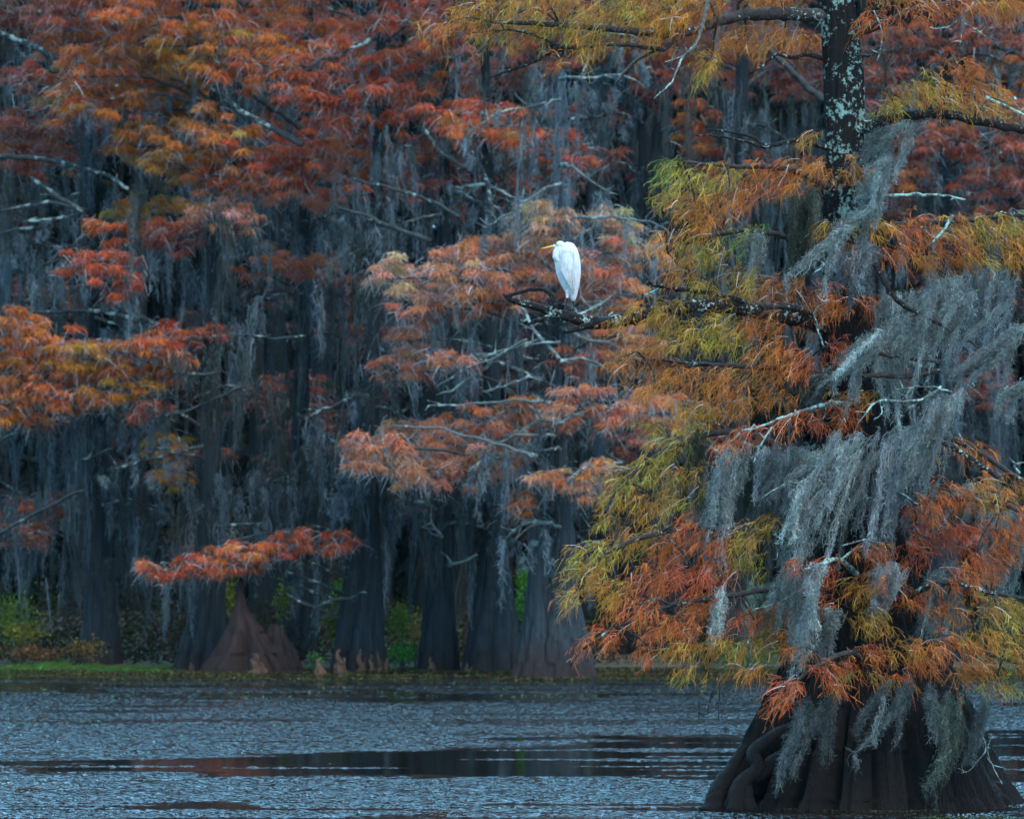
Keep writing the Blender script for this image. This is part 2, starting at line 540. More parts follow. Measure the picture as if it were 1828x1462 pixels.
def shades(n, code, jit=0.16):
    """n colours of real leaves; a code of two letters mixes the two kinds in clumps"""
    a = np.array(PAL[code[0]]); b = np.array(PAL[code[-1]])
    t = rng.uniform(0, 1, (n, 1)) * (0.85 if len(code) > 1 else 0.0)
    c = a * (1 - t) + b * t
    return np.clip(c * np.exp(rng.normal(size=(n, 1)) * jit) * np.exp(rng.normal(size=(n, 3)) * jit * 0.35), 0.004, 0.8)


def moss_col(n, base, jit=0.2):
    return np.clip(np.array(base) * np.exp(rng.normal(size=(n, 1)) * jit) * np.exp(rng.normal(size=(n, 3)) * 0.05), 0.004, 0.6)


# ------------------------------------------------------------------ far foliage and moss
def far_pad(soup, px, py, rx, ry, code, D, droop=0.5, dens=1.0, twigs=.08):
    """one tier of far cypress foliage: puffs of small hanging sprays"""
    s = D / FPX
    C = P(px, py, D)
    RX, RZ = rx * s * (1.3 if py < 350 or 'P' in code else 1.15), ry * s * (1.32 if py < 350 or 'P' in code else 1.2)
    RY = max(0.5, 0.6 * RX)
    area = rx * ry * s * s * 3.1
    npuff = max(8, int(area * 24))
    u = rng.normal(size=(npuff, 3)); u = unit(u) * rng.uniform(0, 1, (npuff, 1)) ** 0.42
    pc = C + u * np.array([RX, RY, RZ])
    pc[:, 2] += 0.10 * np.sin(pc[:, 0] * 3 + px) * RZ
    pr = rng.uniform(0.10, 0.24, npuff) * (0.7 + 0.3 * min(1.5, RZ))
    pcol = shades(npuff, code, 0.26) * .84
    m = int(125 * dens)
    idx = np.repeat(np.arange(npuff), m)
    n = len(idx)
    d = unit(rng.normal(size=(n, 3)))
    d[:, 2] = np.abs(d[:, 2]) * 0.9 - 0.15
    st = pc[idx] + d * (pr[idx] * rng.uniform(0.2, 1.0, n))[:, None] * np.array([1.35, 1.35, 0.8])
    L = rng.uniform(0.07, 0.17, n)
    dirn = unit(d * np.array([1, 1, 0.35]) + rng.normal(size=(n, 3)) * 0.7 + np.array([0, 0, -0.25]))
    t = np.linspace(0, 1, 4)[None, :, None]
    pts = st[:, None, :] + dirn[:, None, :] * L[:, None, None] * t + np.array([0, 0, -droop]) * (L[:, None, None] * t ** 2)
    wd = rng.uniform(0.010, 0.022, n)[:, None] * np.array([0.7, 1.0, 0.8, 0.25])[None, :]
    c = pcol[idx] * np.exp(rng.normal(size=(n, 1)) * 0.2)
    ribbons(soup, pts, wd, c)
    # bare grey twigs and moss shreds caught among the needles
    k = int(n * twigs)
    st = pc[rng.integers(0, npuff, k)] + rng.normal(size=(k, 3)) * np.array([.16, .16, .08])
    dr = unit(rng.normal(size=(k, 3)) * np.array([1, 1, .55]) + np.array([0, 0, -.45]))
    L = rng.uniform(.12, .4, k)
    pts = st[:, None, :] + dr[:, None, :] * L[:, None, None] * t + np.array([0, 0, -.35]) * L[:, None, None] * t ** 2
    ribbons(soup, pts, rng.uniform(.006, .014, k)[:, None] * np.array([1, .9, .7, .3])[None, :], np.array([.34, .335, .34]) * np.exp(rng.normal(size=(k, 1)) * .3))


def far_veil(soup, px, py, w, L, D, n=None, base=(0.20, 0.235, 0.24), depth=0.8, lean=0.0, dens=1.0):
    """ragged moss tufts hanging from about row py over a width of w px; most are short, a few reach L px"""
    s = D / FPX
    ncl = max(2, int(w / 13))
    cx = rng.uniform(-0.5, 0.5, ncl) * w
    cl = 1.3 * L * (.18 + .82 * rng.uniform(0, 1, ncl) ** 1.7)
    cw = rng.uniform(3.0, 11.5, ncl) * (.7 + .5 * cl / L)
    cy_ = rng.normal(size=ncl) * 16
    cdp = rng.uniform(-depth, depth, ncl)
    clean = rng.normal(size=ncl) * .07 + lean
    ccol = np.exp(rng.normal(size=ncl) * .24)
    n = int((n or 19 * ncl) * dens)
    pr = cw * np.sqrt(cl)
    idx = rng.choice(ncl, size=n, p=pr / pr.sum())
    dx = rng.normal(size=n) * cw[idx] * .55
    a = rng.uniform(0, 1, n) ** 1.4 * .75
    top = np.stack([(px + cx[idx] + dx * (1 - .5 * a) - 914) * s, D + cdp[idx] + rng.normal(size=n) * .06, H + (HOR - py - cy_[idx] + rng.normal(size=n) * 3) * s - a * cl[idx] * s], -1)
    ln = cl[idx] * rng.uniform(.15, .5, n) * np.exp(-np.abs(dx) / cw[idx] * .6) * s
    S = 7
    t = np.linspace(0, 1, S)
    pts = top[:, None, :] + np.cumsum(rng.normal(size=(n, S, 3)) * np.array([.02, .02, .006]), axis=1)
    pts[:, :, 2] -= ln[:, None] * t
    pts[:, :, 0] += (clean[idx] * ln)[:, None] * t - (dx * s * .5)[:, None] * t + (a * cl[idx] * s * clean[idx])[:, None]
    wd = rng.uniform(.010, .030, n)[:, None] * np.array([.5, .9, 1, 1, .8, .55, .12])[None, :] * rng.uniform(.6, 1.3, (n, S))
    c0 = moss_col(n, base, .2) * ccol[idx][:, None]
    ribbons(soup, pts, wd, c0)
    k = n * 6
    i2 = rng.integers(0, n, k); j2 = rng.integers(0, S - 1, k)
    st = pts[i2, j2] + rng.normal(size=(k, 3)) * .014
    dr = unit(rng.normal(size=(k, 3)) * np.array([.8, .8, .5]) + np.array([0, 0, -.6]))
    ll = rng.uniform(.04, .14, k)
    q = np.stack([st, st + dr * ll[:, None] * .5, st + dr * ll[:, None] + np.array([0, 0, -.03])], 1)
    ribbons(soup, q, rng.uniform(.005, .012, k)[:, None] * np.array([1, .9, .2])[None, :], c0[i2] * np.exp(rng.normal(size=(k, 1)) * .25))


# far trees: name of look, trunk levels (row, column, half width, fluting), distance
TOPROW = -700
FAR = {
    'a': dict(D=86.0, label='far cypress left of the pointed stump, orange yellow crown', lv=[(TOPROW, 392, 8, .1), (0, 385, 14, .15), (500, 380, 20, .3), (900, 375, 24, .4), (1040, 372, 30, .6), (1120, 368, 38, .8), (1175, 362, 50, 1), (1205, 360, 56, 1)]),
    'b': dict(D=88.5, label='far cypress standing in the dark well left of the pointed stump, red orange tiers', lv=[(TOPROW, 130, 7, .1), (0, 150, 12, .15), (500, 165, 17, .3), (1000, 178, 23, .5), (1120, 180, 34, .8), (1190, 178, 46, 1)]),
    'c': dict(D=85.0, label='broad flared far cypress with orange knees in a row at its foot', lv=[(TOPROW, 690, 8, .1), (100, 680, 14, .15), (600, 665, 21, .3), (900, 655, 26, .4), (1000, 650, 32, .6), (1090, 646, 42, .8), (1160, 644, 52, 1), (1205, 642, 60, 1)]),
    'd': dict(D=85.5, label='slim far cypress trunk between the broad flared one and the wide dark one', lv=[(TOPROW, 800, 6, .1), (200, 795, 11, .15), (700, 790, 15, .3), (980, 787, 21, .5), (1080, 785, 28, .8), (1160, 783, 37, 1), (1205, 782, 42, 1)]),
    'e': dict(D=85.0, label='wide dark far cypress trunk just left of the forked double trunk', lv=[(TOPROW, 850, 8, .1), (200, 868, 14, .15), (700, 878, 18, .3), (960, 880, 25, .5), (1060, 882, 36, .8), (1140, 880, 48, 1), (1205, 878, 58, 1)]),
    'f': dict(D=80.5, label='forked far cypress nearest the open water with salmon crown behind the white egret', lv=[]),
    'g': dict(D=93.0, label='tall dark far cypress trunk behind and right of the egret, hung with grey moss', lv=[(TOPROW, 1140, 10, .1), (100, 1150, 20, .15), (600, 1152, 24, .3), (1000, 1150, 30, .5), (1120, 1150, 42, .9), (1190, 1150, 55, 1)]),
    'h': dict(D=90.0, label='far cypress seen right of the near tree trunk, dull red crown', lv=[(TOPROW, 1700, 9, .1), (100, 1690, 16, .15), (600, 1685, 21, .3), (1000, 1683, 28, .5), (1190, 1680, 55, 1)]),
    'i': dict(D=92.0, label='far cypress at the left edge with low orange tiers and dark limbs', lv=[(TOPROW, -60, 9, .1), (100, -50, 16, .15), (600, -40, 20, .3), (1000, -40, 28, .5), (1190, -40, 52, 1)]),
    'j': dict(D=91.0, label='far cypress behind the near tree with dark red crown beside its lichened upper trunk', lv=[(TOPROW, 1330, 9, .1), (100, 1325, 18, .15), (600, 1320, 20, .3), (1000, 1318, 28, .5), (1190, 1315, 52, 1)]),
    'k': dict(D=90.5, label='far cypress in the dark gap between pointed stump and broad flared trunk, red crown', lv=[(TOPROW, 555, 8, .1), (100, 550, 14, .15), (600, 540, 18, .3), (1000, 532, 23, .5), (1190, 528, 44, 1)]),
}

# tiers of foliage: (tree, column, row, half width, half height, colour)
PADS = [
    # upper left
    ('b', 30, 20, 70, 45, 'DR'), ('b', 160, 25, 100, 40, 'RD'), ('b', 60, 135, 60, 30, 'DR'), ('b', 30, 235, 80, 35, 'RD'), ('b', 70, 285, 70, 26, 'R'),
    ('a', 290, 30, 110, 40, 'OR'), ('a', 230, 75, 110, 45, 'O'), ('a', 335, 80, 80, 40, 'YO'), ('a', 425, 55, 90, 48, 'OR'), ('a', 180, 135, 85, 50, 'OR'),
    ('a', 270, 140, 95, 45, 'YO'), ('b', 125, 160, 45, 45, 'YL'), ('a', 200, 200, 90, 38, 'OB'), ('a', 295, 195, 80, 45, 'OL'), ('a', 360, 110, 60, 38, 'YO'),
    ('a', 445, 115, 80, 42, 'OR'), ('k', 510, 40, 70, 42, 'RO'), ('k', 570, 85, 75, 52, 'RO'), ('k', 620, 40, 70, 45, 'RD'), ('c', 630, 115, 80, 45, 'R'),
    ('c', 705, 80, 85, 50, 'R'), ('c', 770, 40, 70, 40, 'RD'), ('c', 640, 185, 95, 42, 'R'), ('c', 730, 165, 95, 42, 'RO'), ('e', 810, 205, 85, 34, 'R'),
    ('e', 885, 222, 75, 32, 'RO'), ('e', 950, 242, 60, 22, 'R'), ('k', 560, 250, 105, 40, 'R'), ('c', 670, 270, 115, 34, 'RP'), ('a', 460, 285, 100, 45, 'R'),
    ('k', 540, 335, 110, 30, 'RP'), ('a', 420, 320, 75, 32, 'OR'), ('a', 325, 300, 60, 36, 'YO'), ('a', 375, 240, 85, 40, 'OB'), ('a', 270, 260, 85, 34, 'OY'),
    ('e', 820, 272, 110, 32, 'DR'), ('e', 1000, 275, 60, 24, 'RD'), ('g', 1095, 290, 55, 22, 'RD'), ('b', 240, 370, 65, 24, 'LO'), ('b', 320, 382, 70, 26, 'OL'),
    ('b', 215, 405, 50, 24, 'RO'), ('a', 330, 420, 75, 32, 'RD'), ('a', 400, 385, 60, 24, 'DP'), ('b', 175, 470, 85, 26, 'R'), ('b', 215, 500, 40, 26, 'R'),
    ('k', 490, 470, 90, 24, 'RP'), ('k', 570, 478, 60, 24, 'PD'), ('e', 940, 335, 80, 26, 'DR'), ('c', 720, 330, 90, 28, 'DR'),
    ('b', 120, 250, 70, 30, 'RD'), ('b', 150, 75, 70, 40, 'OR'), ('k', 500, 160, 60, 40, 'RO'), ('c', 560, 160, 60, 36, 'R'),
    # left middle
    ('i', 25, 590, 60, 38, 'O'), ('i', 85, 612, 80, 32, 'OR'), ('i', 60, 660, 95, 38, 'O'), ('i', 150, 640, 70, 30, 'OY'), ('b', 205, 680, 85, 32, 'OY'),
    ('b', 130, 705, 100, 26, 'OR'), ('i', 30, 715, 70, 42, 'O'), ('b', 265, 625, 75, 30, 'RO'), ('b', 335, 600, 60, 24, 'R'), ('b', 275, 655, 55, 26, 'OR'),
    ('a', 300, 805, 45, 30, 'YO'), ('a', 310, 842, 38, 26, 'OY'), ('a', 265, 730, 40, 24, 'RD'), ('b', 90, 900, 60, 22, 'DR'), ('b', 50, 950, 40, 20, 'DR'),
    # low red tier
    ('c', 290, 1015, 45, 15, 'R'), ('c', 360, 1008, 55, 20, 'R'), ('c', 430, 990, 60, 21, 'RO'), ('c', 500, 978, 55, 20, 'R'), ('c', 575, 965, 52, 16, 'R'),
    # salmon tree behind the egret
    ('f', 700, 495, 35, 30, 'PK'), ('f', 765, 500, 65, 40, 'P'), ('f', 845, 480, 75, 40, 'PO'), ('f', 925, 455, 75, 44, 'PO'), ('f', 975, 410, 55, 42, 'PK'),
    ('f', 1045, 475, 80, 42, 'PR'), ('f', 1095, 405, 42, 34, 'KP'), ('f', 1120, 450, 55, 34, 'PK'), ('f', 760, 550, 65, 26, 'PR'), ('f', 845, 540, 80, 26, 'PO'),
    ('f', 1085, 530, 60, 38, 'PO'), ('f', 930, 390, 36, 26, 'KP'), ('f', 730, 605, 60, 20, 'PD'), ('f', 725, 662, 50, 24, 'PR'), ('f', 800, 640, 40, 14, 'PR'),
    ('f', 1115, 600, 65, 32, 'PO'), ('f', 1050, 640, 55, 22, 'PR'), ('f', 915, 725, 62, 20, 'OP'), ('f', 980, 750, 45, 26, 'PO'), ('f', 1080, 722, 85, 30, 'PR'),
    ('f', 1165, 735, 70, 32, 'PO'), ('f', 665, 800, 45, 34, 'PR'), ('f', 725, 790, 75, 32, 'P'), ('f', 805, 780, 75, 32, 'PO'), ('f', 720, 836, 90, 26, 'P'),
    ('f', 825, 826, 95, 38, 'PR'), ('f', 900, 815, 55, 36, 'P'), ('f', 1015, 845, 65, 26, 'PO'), ('f', 1075, 845, 32, 20, 'PR'), ('f', 1010, 880, 62, 20, 'PO'),
    ('f', 930, 905, 20, 20, 'O'), ('f', 870, 760, 70, 22, 'PR'), ('f', 960, 500, 70, 40, 'PR'), ('f', 1010, 560, 50, 24, 'PR'),
    ('j', 1150, 775, 80, 36, 'DR'), ('j', 1120, 850, 60, 30, 'DR'),
    # right, behind the near cypress
    ('j', 1240, 225, 36, 40, 'OR'), ('j', 1250, 290, 40, 40, 'RO'), ('j', 1300, 85, 110, 55, 'RD'), ('j', 1410, 120, 80, 50, 'DR'), ('j', 1380, 290, 60, 30, 'DR'),
    ('h', 1620, 330, 80, 28, 'OD'), ('h', 1700, 290, 70, 36, 'RD'), ('h', 1785, 335, 70, 46, 'RD'), ('h', 1600, 85, 70, 36, 'RD'), ('h', 1690, 70, 80, 40, 'RD'),
    ('h', 1785, 130, 60, 50, 'OD'), ('h', 1790, 50, 60, 40, 'RD'), ('h', 1740, 245, 80, 32, 'RD'), ('h', 1640, 270, 60, 28, 'RD'), ('h', 1560, 160, 60, 50, 'DR'),
    ('h', 1750, 700, 50, 30, 'DR'), ('h', 1860, 250, 60, 80, 'RD'), ('j', 1000, 60, 110, 50, 'DR'), ('g', 900, 120, 90, 40, 'DR'), ('g', 1130, 60, 90, 50, 'DR'),
    ('g', 1200, 130, 60, 40, 'DR'),
    # above the frame
    ('a', 300, -60, 200, 50, 'OR'), ('k', 560, -70, 180, 60, 'R'), ('c', 760, -60, 160, 60, 'R'), ('e', 940, -80, 170, 60, 'RD'), ('b', 80, -80, 180, 60, 'RD'),
    ('j', 1280, -90, 220, 60, 'RD'), ('h', 1700, -90, 220, 60, 'RD'), ('a', 300, -200, 220, 60, 'OR'), ('e', 800, -210, 250, 60, 'R'), ('h', 1600, -220, 250, 60, 'RD'),
    ('i', -90, 380, 80, 60, 'RD'), ('i', -110, 620, 80, 70, 'O'), ('i', -120, 120, 90, 70, 'OR'),
]

g3 = np.random.default_rng(31)
for _k in range(46):
    _px = g3.uniform(-60, 1800); _py = g3.uniform(330, 1000)
    _t = min('abcdeghijk', key=lambda q: abs({'a': 380, 'b': 165, 'c': 660, 'd': 790, 'e': 878, 'g': 1150, 'h': 1690, 'i': -40, 'j': 1320, 'k': 540}[q] - _px))
    PADS.append((_t, _px, _py, g3.uniform(26, 60), g3.uniform(10, 24), ['DR', 'DP', 'D', 'DN', 'DR'][_k % 5]))

# moss veils: (tree, column, row, width, length)
VEILS = [
    ('b', 80, 330, 200, 120), ('b', 160, 345, 90, 170), ('a', 230, 330, 140, 150), ('b', 60, 440, 150, 130), ('b', 130, 535, 40, 95), ('b', 170, 520, 16, 90),
    ('a', 300, 450, 180, 170), ('a', 400, 360, 160, 150), ('a', 465, 370, 60, 130), ('k', 520, 380, 200, 160), ('k', 470, 500, 200, 200), ('k', 590, 500, 120, 210),
    ('k', 615, 515, 26, 150), ('k', 560, 600, 160, 200), ('a', 420, 560, 120, 130), ('a', 380, 620, 140, 170), ('a', 440, 690, 170, 150), ('a', 290, 740, 26, 90),
    ('a', 270, 745, 10, 60), ('b', 150, 730, 240, 150), ('b', 90, 770, 180, 170), ('b', 200, 800, 160, 210), ('a', 340, 870, 140, 170), ('i', 40, 770, 120, 240), ('b', 110, 880, 160, 190),
    ('c', 560, 800, 150, 170), ('c', 470, 850, 170, 150), ('c', 620, 830, 80, 170), ('k', 400, 880, 140, 140), ('b', 230, 930, 150, 200), ('b', 60, 980, 120, 170),
    ('c', 430, 1010, 200, 60), ('c', 570, 985, 120, 80), ('c', 650, 300, 140, 130), ('c', 700, 380, 100, 130), ('c', 640, 420, 110, 130), ('c', 690, 540, 110, 210),
    ('e', 820, 300, 180, 110), ('e', 760, 330, 100, 130), ('e', 860, 380, 90, 100), ('e', 940, 280, 110, 130), ('e', 960, 340, 110, 90), ('g', 1050, 110, 200, 200),
    ('g', 920, 140, 140, 130), ('g', 1020, 170, 150, 190), ('g', 1100, 310, 100, 110), ('g', 1160, 200, 80, 260), ('j', 1230, 120, 130, 200), ('j', 1330, 150, 140, 220), ('j', 1400, 180, 120, 210),
    ('f', 800, 570, 90, 130), ('f', 880, 570, 110, 160), ('f', 980, 590, 60, 110), ('d', 770, 880, 180, 170), ('d', 740, 870, 44, 260), ('d', 800, 900, 60, 150), ('e', 860, 890, 150, 160),
    ('f', 960, 910, 60, 110), ('f', 1010, 895, 50, 130), ('f', 1050, 735, 90, 130), ('f', 1035, 770, 50, 80), ('g', 1130, 480, 120, 230), ('g', 1150, 720, 160, 200),
    ('c', 650, 860, 40, 170), ('a', 345, 1020, 30, 150), ('a', 300, 1030, 90, 130), ('b', 150, 1000, 170, 130), ('h', 1700, 330, 130, 120), ('h', 1640, 370, 110, 110), ('h', 1780, 400, 100, 140),
    ('h', 1790, 520, 130, 230), ('h', 1740, 560, 130, 260), ('h', 1700, 300, 40, 70), ('j', 1340, 300, 160, 200), ('j', 1300, 500, 200, 250), ('j', 1200, 820, 200, 220), ('j', 1420, 480, 160, 200),
    ('e', 700, 900, 80, 160), ('f', 700, 690, 120, 60), ('c', 620, 600, 60, 200), ('i', -40, 420, 140, 200), ('h', 1600, 110, 120, 120), ('h', 1760, 180, 120, 90), ('i', 20, 320, 120, 160),
]

g2 = np.random.default_rng(77)
for _k in range(62):
    _px = g2.uniform(-100, 1900); _py = g2.uniform(60, 960)
    VEILS.append((min('abcdeghijk', key=lambda q: abs({'a': 380, 'b': 165, 'c': 660, 'd': 790, 'e': 878, 'g': 1150, 'h': 1690, 'i': -40, 'j': 1320, 'k': 540}[q] - _px)), _px, _py, g2.uniform(40, 150), g2.uniform(90, 230)))

# visible far limbs: (tree, [(column,row)...], half width px at start, at end)
LIMBS = [
    ('b', [(150, 120), (100, 103), (50, 80), (-10, 55)], 9, 5), ('b', [(228, 338), (200, 318), (160, 305), (90, 286), (0, 280), (-40, 286)], 4, 7),
    ('b', [(148, 378), (100, 350), (55, 318)], 7, 4), ('b', [(145, 376), (100, 362), (60, 366), (0, 378)], 5, 3), ('b', [(150, 380), (110, 388), (40, 398)], 4, 2),
    ('a', [(540, 258), (490, 232), (440, 203), (368, 150)], 8, 4), ('k', [(555, 242), (505, 205), (460, 178), (420, 140)], 9, 5), ('k', [(545, 200), (510, 180), (470, 165)], 3, 2), ('k', [(560, 225), (560, 190), (545, 160)], 3, 2),
    ('c', [(770, 432), (720, 414), (660, 390), (600, 368)], 6, 4), ('c', [(820, 388), (770, 360), (700, 336), (625, 320)], 5, 3), ('e', [(880, 388), (870, 330), (845, 270)], 5, 4),
    ('e', [(838, 302), (790, 275), (755, 228)], 5, 4), ('k', [(500, 440), (450, 430), (388, 437)], 5, 3), ('k', [(500, 520), (450, 528), (560, 522)], 3, 2), ('b', [(285, 580), (240, 560), (200, 535)], 5, 4), ('b', [(250, 572), (160, 555), (50, 560)], 6, 3),
    ('b', [(150, 875), (90, 902), (20, 940), (-20, 965)], 4, 4), ('b', [(200, 800), (150, 820), (115, 828)], 3, 2), ('a', [(430, 690), (390, 710), (330, 735), (270, 745)], 4, 2), ('a', [(440, 700), (400, 690), (340, 715)], 3, 2),
    ('a', [(545, 600), (500, 605), (460, 600), (380, 600)], 3, 2), ('a', [(310, 665), (350, 668), (390, 665)], 4, 3), ('f', [(945, 612), (900, 630), (850, 668), (800, 700)], 4, 2), ('f', [(985, 720), (920, 715), (840, 722), (765, 724)], 4, 2),
    ('f', [(998, 640), (960, 598), (930, 545)], 5, 3), ('f', [(1000, 645), (1040, 640), (1080, 655)], 4, 2), ('f', [(940, 605), (880, 640), (830, 660), (780, 690)], 3, 2), ('f', [(1000, 610), (930, 618), (850, 640)], 3, 2),
    ('f', [(945, 670), (900, 690), (860, 700)], 3, 2), ('f', [(1005, 575), (1050, 555), (1090, 530)], 4, 2), ('d', [(790, 960), (770, 930), (765, 880)], 4, 2), ('d', [(800, 1010), (830, 1000), (850, 990)], 4, 3), ('c', [(560, 1085), (600, 1070), (640, 1065)], 3, 3),
    ('c', [(510, 1060), (560, 1085), (600, 1095)], 3, 2), ('j', [(1470, 180), (1420, 135), (1370, 85)], 9, 6), ('h', [(1770, 80), (1800, 90), (1840, 110)], 8, 4), ('h', [(1700, 345), (1740, 348)], 3, 2), ('k', [(680, 50), (620, 30), (560, 5)], 4, 3),
    ('g', [(1150, 420), (1110, 440), (1080, 455)], 4, 3), ('a', [(380, 980), (460, 955), (540, 950), (620, 955)], 3, 2), ('f', [(990, 760), (1040, 735), (1100, 725)], 4, 2), ('f', [(960, 815), (880, 790), (780, 765), (700, 760)], 4, 2), ('f', [(1000, 870), (1050, 830), (1110, 825)], 3, 2),
]


def trunk_at(tree, row):
    """column of a far trunk at a row"""
    if tree == 'f':
        lv = [(350, 1000), (640, 998), (950, 1003), (1100, 990), (1210, 985)]
    else:
        lv = sorted((l[0], l[1]) for l in FAR[tree]['lv'])
    return float(np.interp(row, [a for a, b in lv], [b for a, b in lv]))


GROUP_FAR = 'bald cypress trees along the far bank'
for key, T in FAR.items():
    D = T['D']
    basecol = trunk_at(key, 1190)
    b = P(basecol, HOR, D); b[2] = 0.0
    t = tag(empty('cypress_tree', b), T['label'], 'tree', GROUP_FAR)
    T['root'] = t
    s = Soup()
    if key == 'f':
        lathe(s, [(880, 962, 14, .2), (960, 960, 18, .4), (1040, 963, 22, .6), (1110, 964, 32, .9), (1180, 962, 46, 1), (1222, 958, 56, 1)], D, seed=5, flutes=8, yscale=.9, sides=64)
        lathe(s, [(330, 1002, 4, .1), (560, 1000, 8, .1), (700, 999, 9, .2), (860, 1003, 13, .2), (960, 1007, 20, .4), (1040, 1003, 25, .6), (1100, 1003, 40, .8), (1170, 1004, 56, 1), (1222, 1004, 70, 1)], D, seed=6, flutes=9, yscale=.9, sides=64)
        tube(s, [P(960, 890, D), P(945, 780, D), P(932, 690, D), P(920, 620, D), P(900, 540, D), P(890, 470, D)], np.array([13, 9, 7, 6, 4, 3]) * D / FPX, step=.15)
    else:
        lathe(s, [(l[0], l[1], l[2] * (.62 if l[0] < 700 else .85 if l[0] < 1000 else 1), l[3]) for l in T['lv']], D, seed=hash(key) % 7 if False else ord(key), flutes=8 + ord(key) % 3, yscale=1.0, sides=64, dz=0.07)
    s.build('trunk', M_fork if key == 'f' else M_fartrunk, t, smooth=True)

# branches to the tiers, tiers and veils
for i, (key, px, py, rx, ry, code) in enumerate(PADS):
    T = FAR[key]; D = T['D']; t = T['root']
    d = D + float(np.clip(rng.normal() * 1.1, -2, 2)) + (3.0 if i >= len(PADS) - 46 else 0)
    if key == 'c' and py > 950 and i < len(PADS) - 46:
        d = 83.4 + .1 * (i % 3); ry = ry * 1.2; rx = rx * 1.1
    if px < 420 and 430 < py < 760 and i < len(PADS) - 46:
        d = 85.4 + .25 * (i % 4)
    s = Soup()
    tx = trunk_at(key, py)
    side = 1 if px >= tx else -1
    rise = 30 + abs(px - tx) * 0.12
    end = P(px + side * rx * 0.55, py + 4, d)
    a = P(tx, py + rise, D)
    mid = P(tx * 0.45 + px * 0.55, py + rise * 0.12, (D + d) / 2)
    tube(s, [a, mid, P(px, py + 2, d), end], np.array([3.6, 2.6, 1.9, .9]) * D / FPX, sides=6, step=.16, knob=.1, wob=.008)
    for k in range(4):
        q0 = P(px + rng.uniform(-.6, .6) * rx, py + rng.uniform(0, 8), d)
        q1 = q0 + np.array([rng.uniform(-.5, .5) * rx * D / FPX, rng.uniform(-.5, .5), rng.uniform(-.1, .25)])
        tube(s, [q0, (q0 + q1) / 2 + [0, 0, .04], q1], np.array([1.8, 1.3, .6]) * D / FPX, sides=4, step=.15, knob=.1)
    br = s.build('branch', M_farlimb, t, smooth=True)
    s = Soup(); far_pad(s, px, py, rx, ry, code, d, dens=.95 if key == 'f' else .9, twigs=.16 if key == 'f' else .10)
    s.build('foliage', M_leaf, br)

for key, pts, r0, r1 in LIMBS:
    T = FAR[key]; D = T['D'] - 1.9; t = T['root']
    s = Soup()
    pp = [P(x, y, D + 0.25 * k) for k, (x, y) in enumerate(pts)]
    tube(s, pp, np.linspace(r0, r1, len(pp)) * D / FPX * 0.8, sides=7, step=.12, knob=.16, wob=.018)
    for k in range(5):
        f = rng.uniform(0, 1) * (len(pp) - 1.01); i0 = int(f); q0 = pp[i0] + (pp[i0 + 1] - pp[i0]) * (f - i0)
        q1 = q0 + np.array([rng.uniform(-.45, .45), rng.uniform(-.3, .3), rng.uniform(-.15, .3)])
        tube(s, [q0, (q0 + q1) / 2 + rng.normal(size=3) * .04, q1], np.array([1.6, 1.1, .5]) * D / FPX, sides=4, step=.12, knob=.1, wob=.01)
    s.build('branch', M_palelimb if key in 'fd' else M_farlimb, t, smooth=True)

# crooked bare limbs with tufts of moss along them
g4 = np.random.default_rng(44)
for k in range(76):
    key = 'abcdefghijkabcdeffghk'[g4.integers(0, 21)]
    T = FAR[key]; D = T['D'] - g4.uniform(.3, 1.6)
    py = g4.uniform(-40, 1000); tx = trunk_at(key, py)
    sd = g4.choice([-1, 1]); ln = g4.uniform(70, 210); up = g4.uniform(-.25, .35)
    q = [P(tx, py, T['D'])]
    x, y = tx, py
    for j in range(5):
        x += sd * ln / 5 * g4.uniform(.7, 1.3); y -= ln / 5 * (up - .16 * j + g4.normal() * .22)
        q.append(P(x, y, D + g4.normal() * .1))
    s = Soup()
    tube(s, q, np.linspace(g4.uniform(2.6, 4.4), 1.0, 6) * D / FPX, sides=6, step=.1, knob=.2, wob=.02)
    for j in range(9):
        f = g4.uniform(.15, 1) * 4.99; i0 = int(f); a = q[i0] + (q[i0 + 1] - q[i0]) * (f - i0)
        d = np.array([sd * g4.uniform(.05, .55), g4.normal() * .15, g4.normal() * .25])
        tube(s, [a, a + d * .5 + g4.normal(size=3) * .04, a + d + g4.normal(size=3) * .05], np.array([1.3, .9, .4]) * D / FPX, sides=4, step=.1, knob=.15, wob=.012)
    br = s.build('branch', M_palelimb if key in 'fd' else M_farlimb, T['root'], smooth=True)
    s = Soup()
    for j in range(1, 6):
        if g4.uniform() < .75:
            px_ = 914 + q[j][0] / q[j][1] * FPX; py_ = HOR - (q[j][2] - H) / q[j][1] * FPX
            far_veil(s, px_, py_ + 6, g4.uniform(14, 34), g4.uniform(40, 150), q[j][1], base=(0.125, 0.155, 0.168), depth=.08)
    if s.n:
        tag(s.build('moss_veil', M_moss, br), kind='stuff')

for key in FAR:
    for _k in range(9):
        _py = g4.uniform(60, 930)
        VEILS.append((key, trunk_at(key, _py) + g4.normal() * 8, _py, g4.uniform(36, 80), g4.uniform(90, 230)))
for key, px, py, wd, L in VEILS:
    T = FAR[key]; d = T['D'] + float(rng.uniform(-1.2, .9))
    s = Soup()
    dim = .68 if py > 640 else 1.0  # lower moss coloured darker, standing in for shade deep in the wood
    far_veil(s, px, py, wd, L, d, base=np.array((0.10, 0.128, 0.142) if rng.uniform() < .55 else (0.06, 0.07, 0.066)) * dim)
    tag(s.build('moss_veil', M_moss, T['root']), kind='stuff')

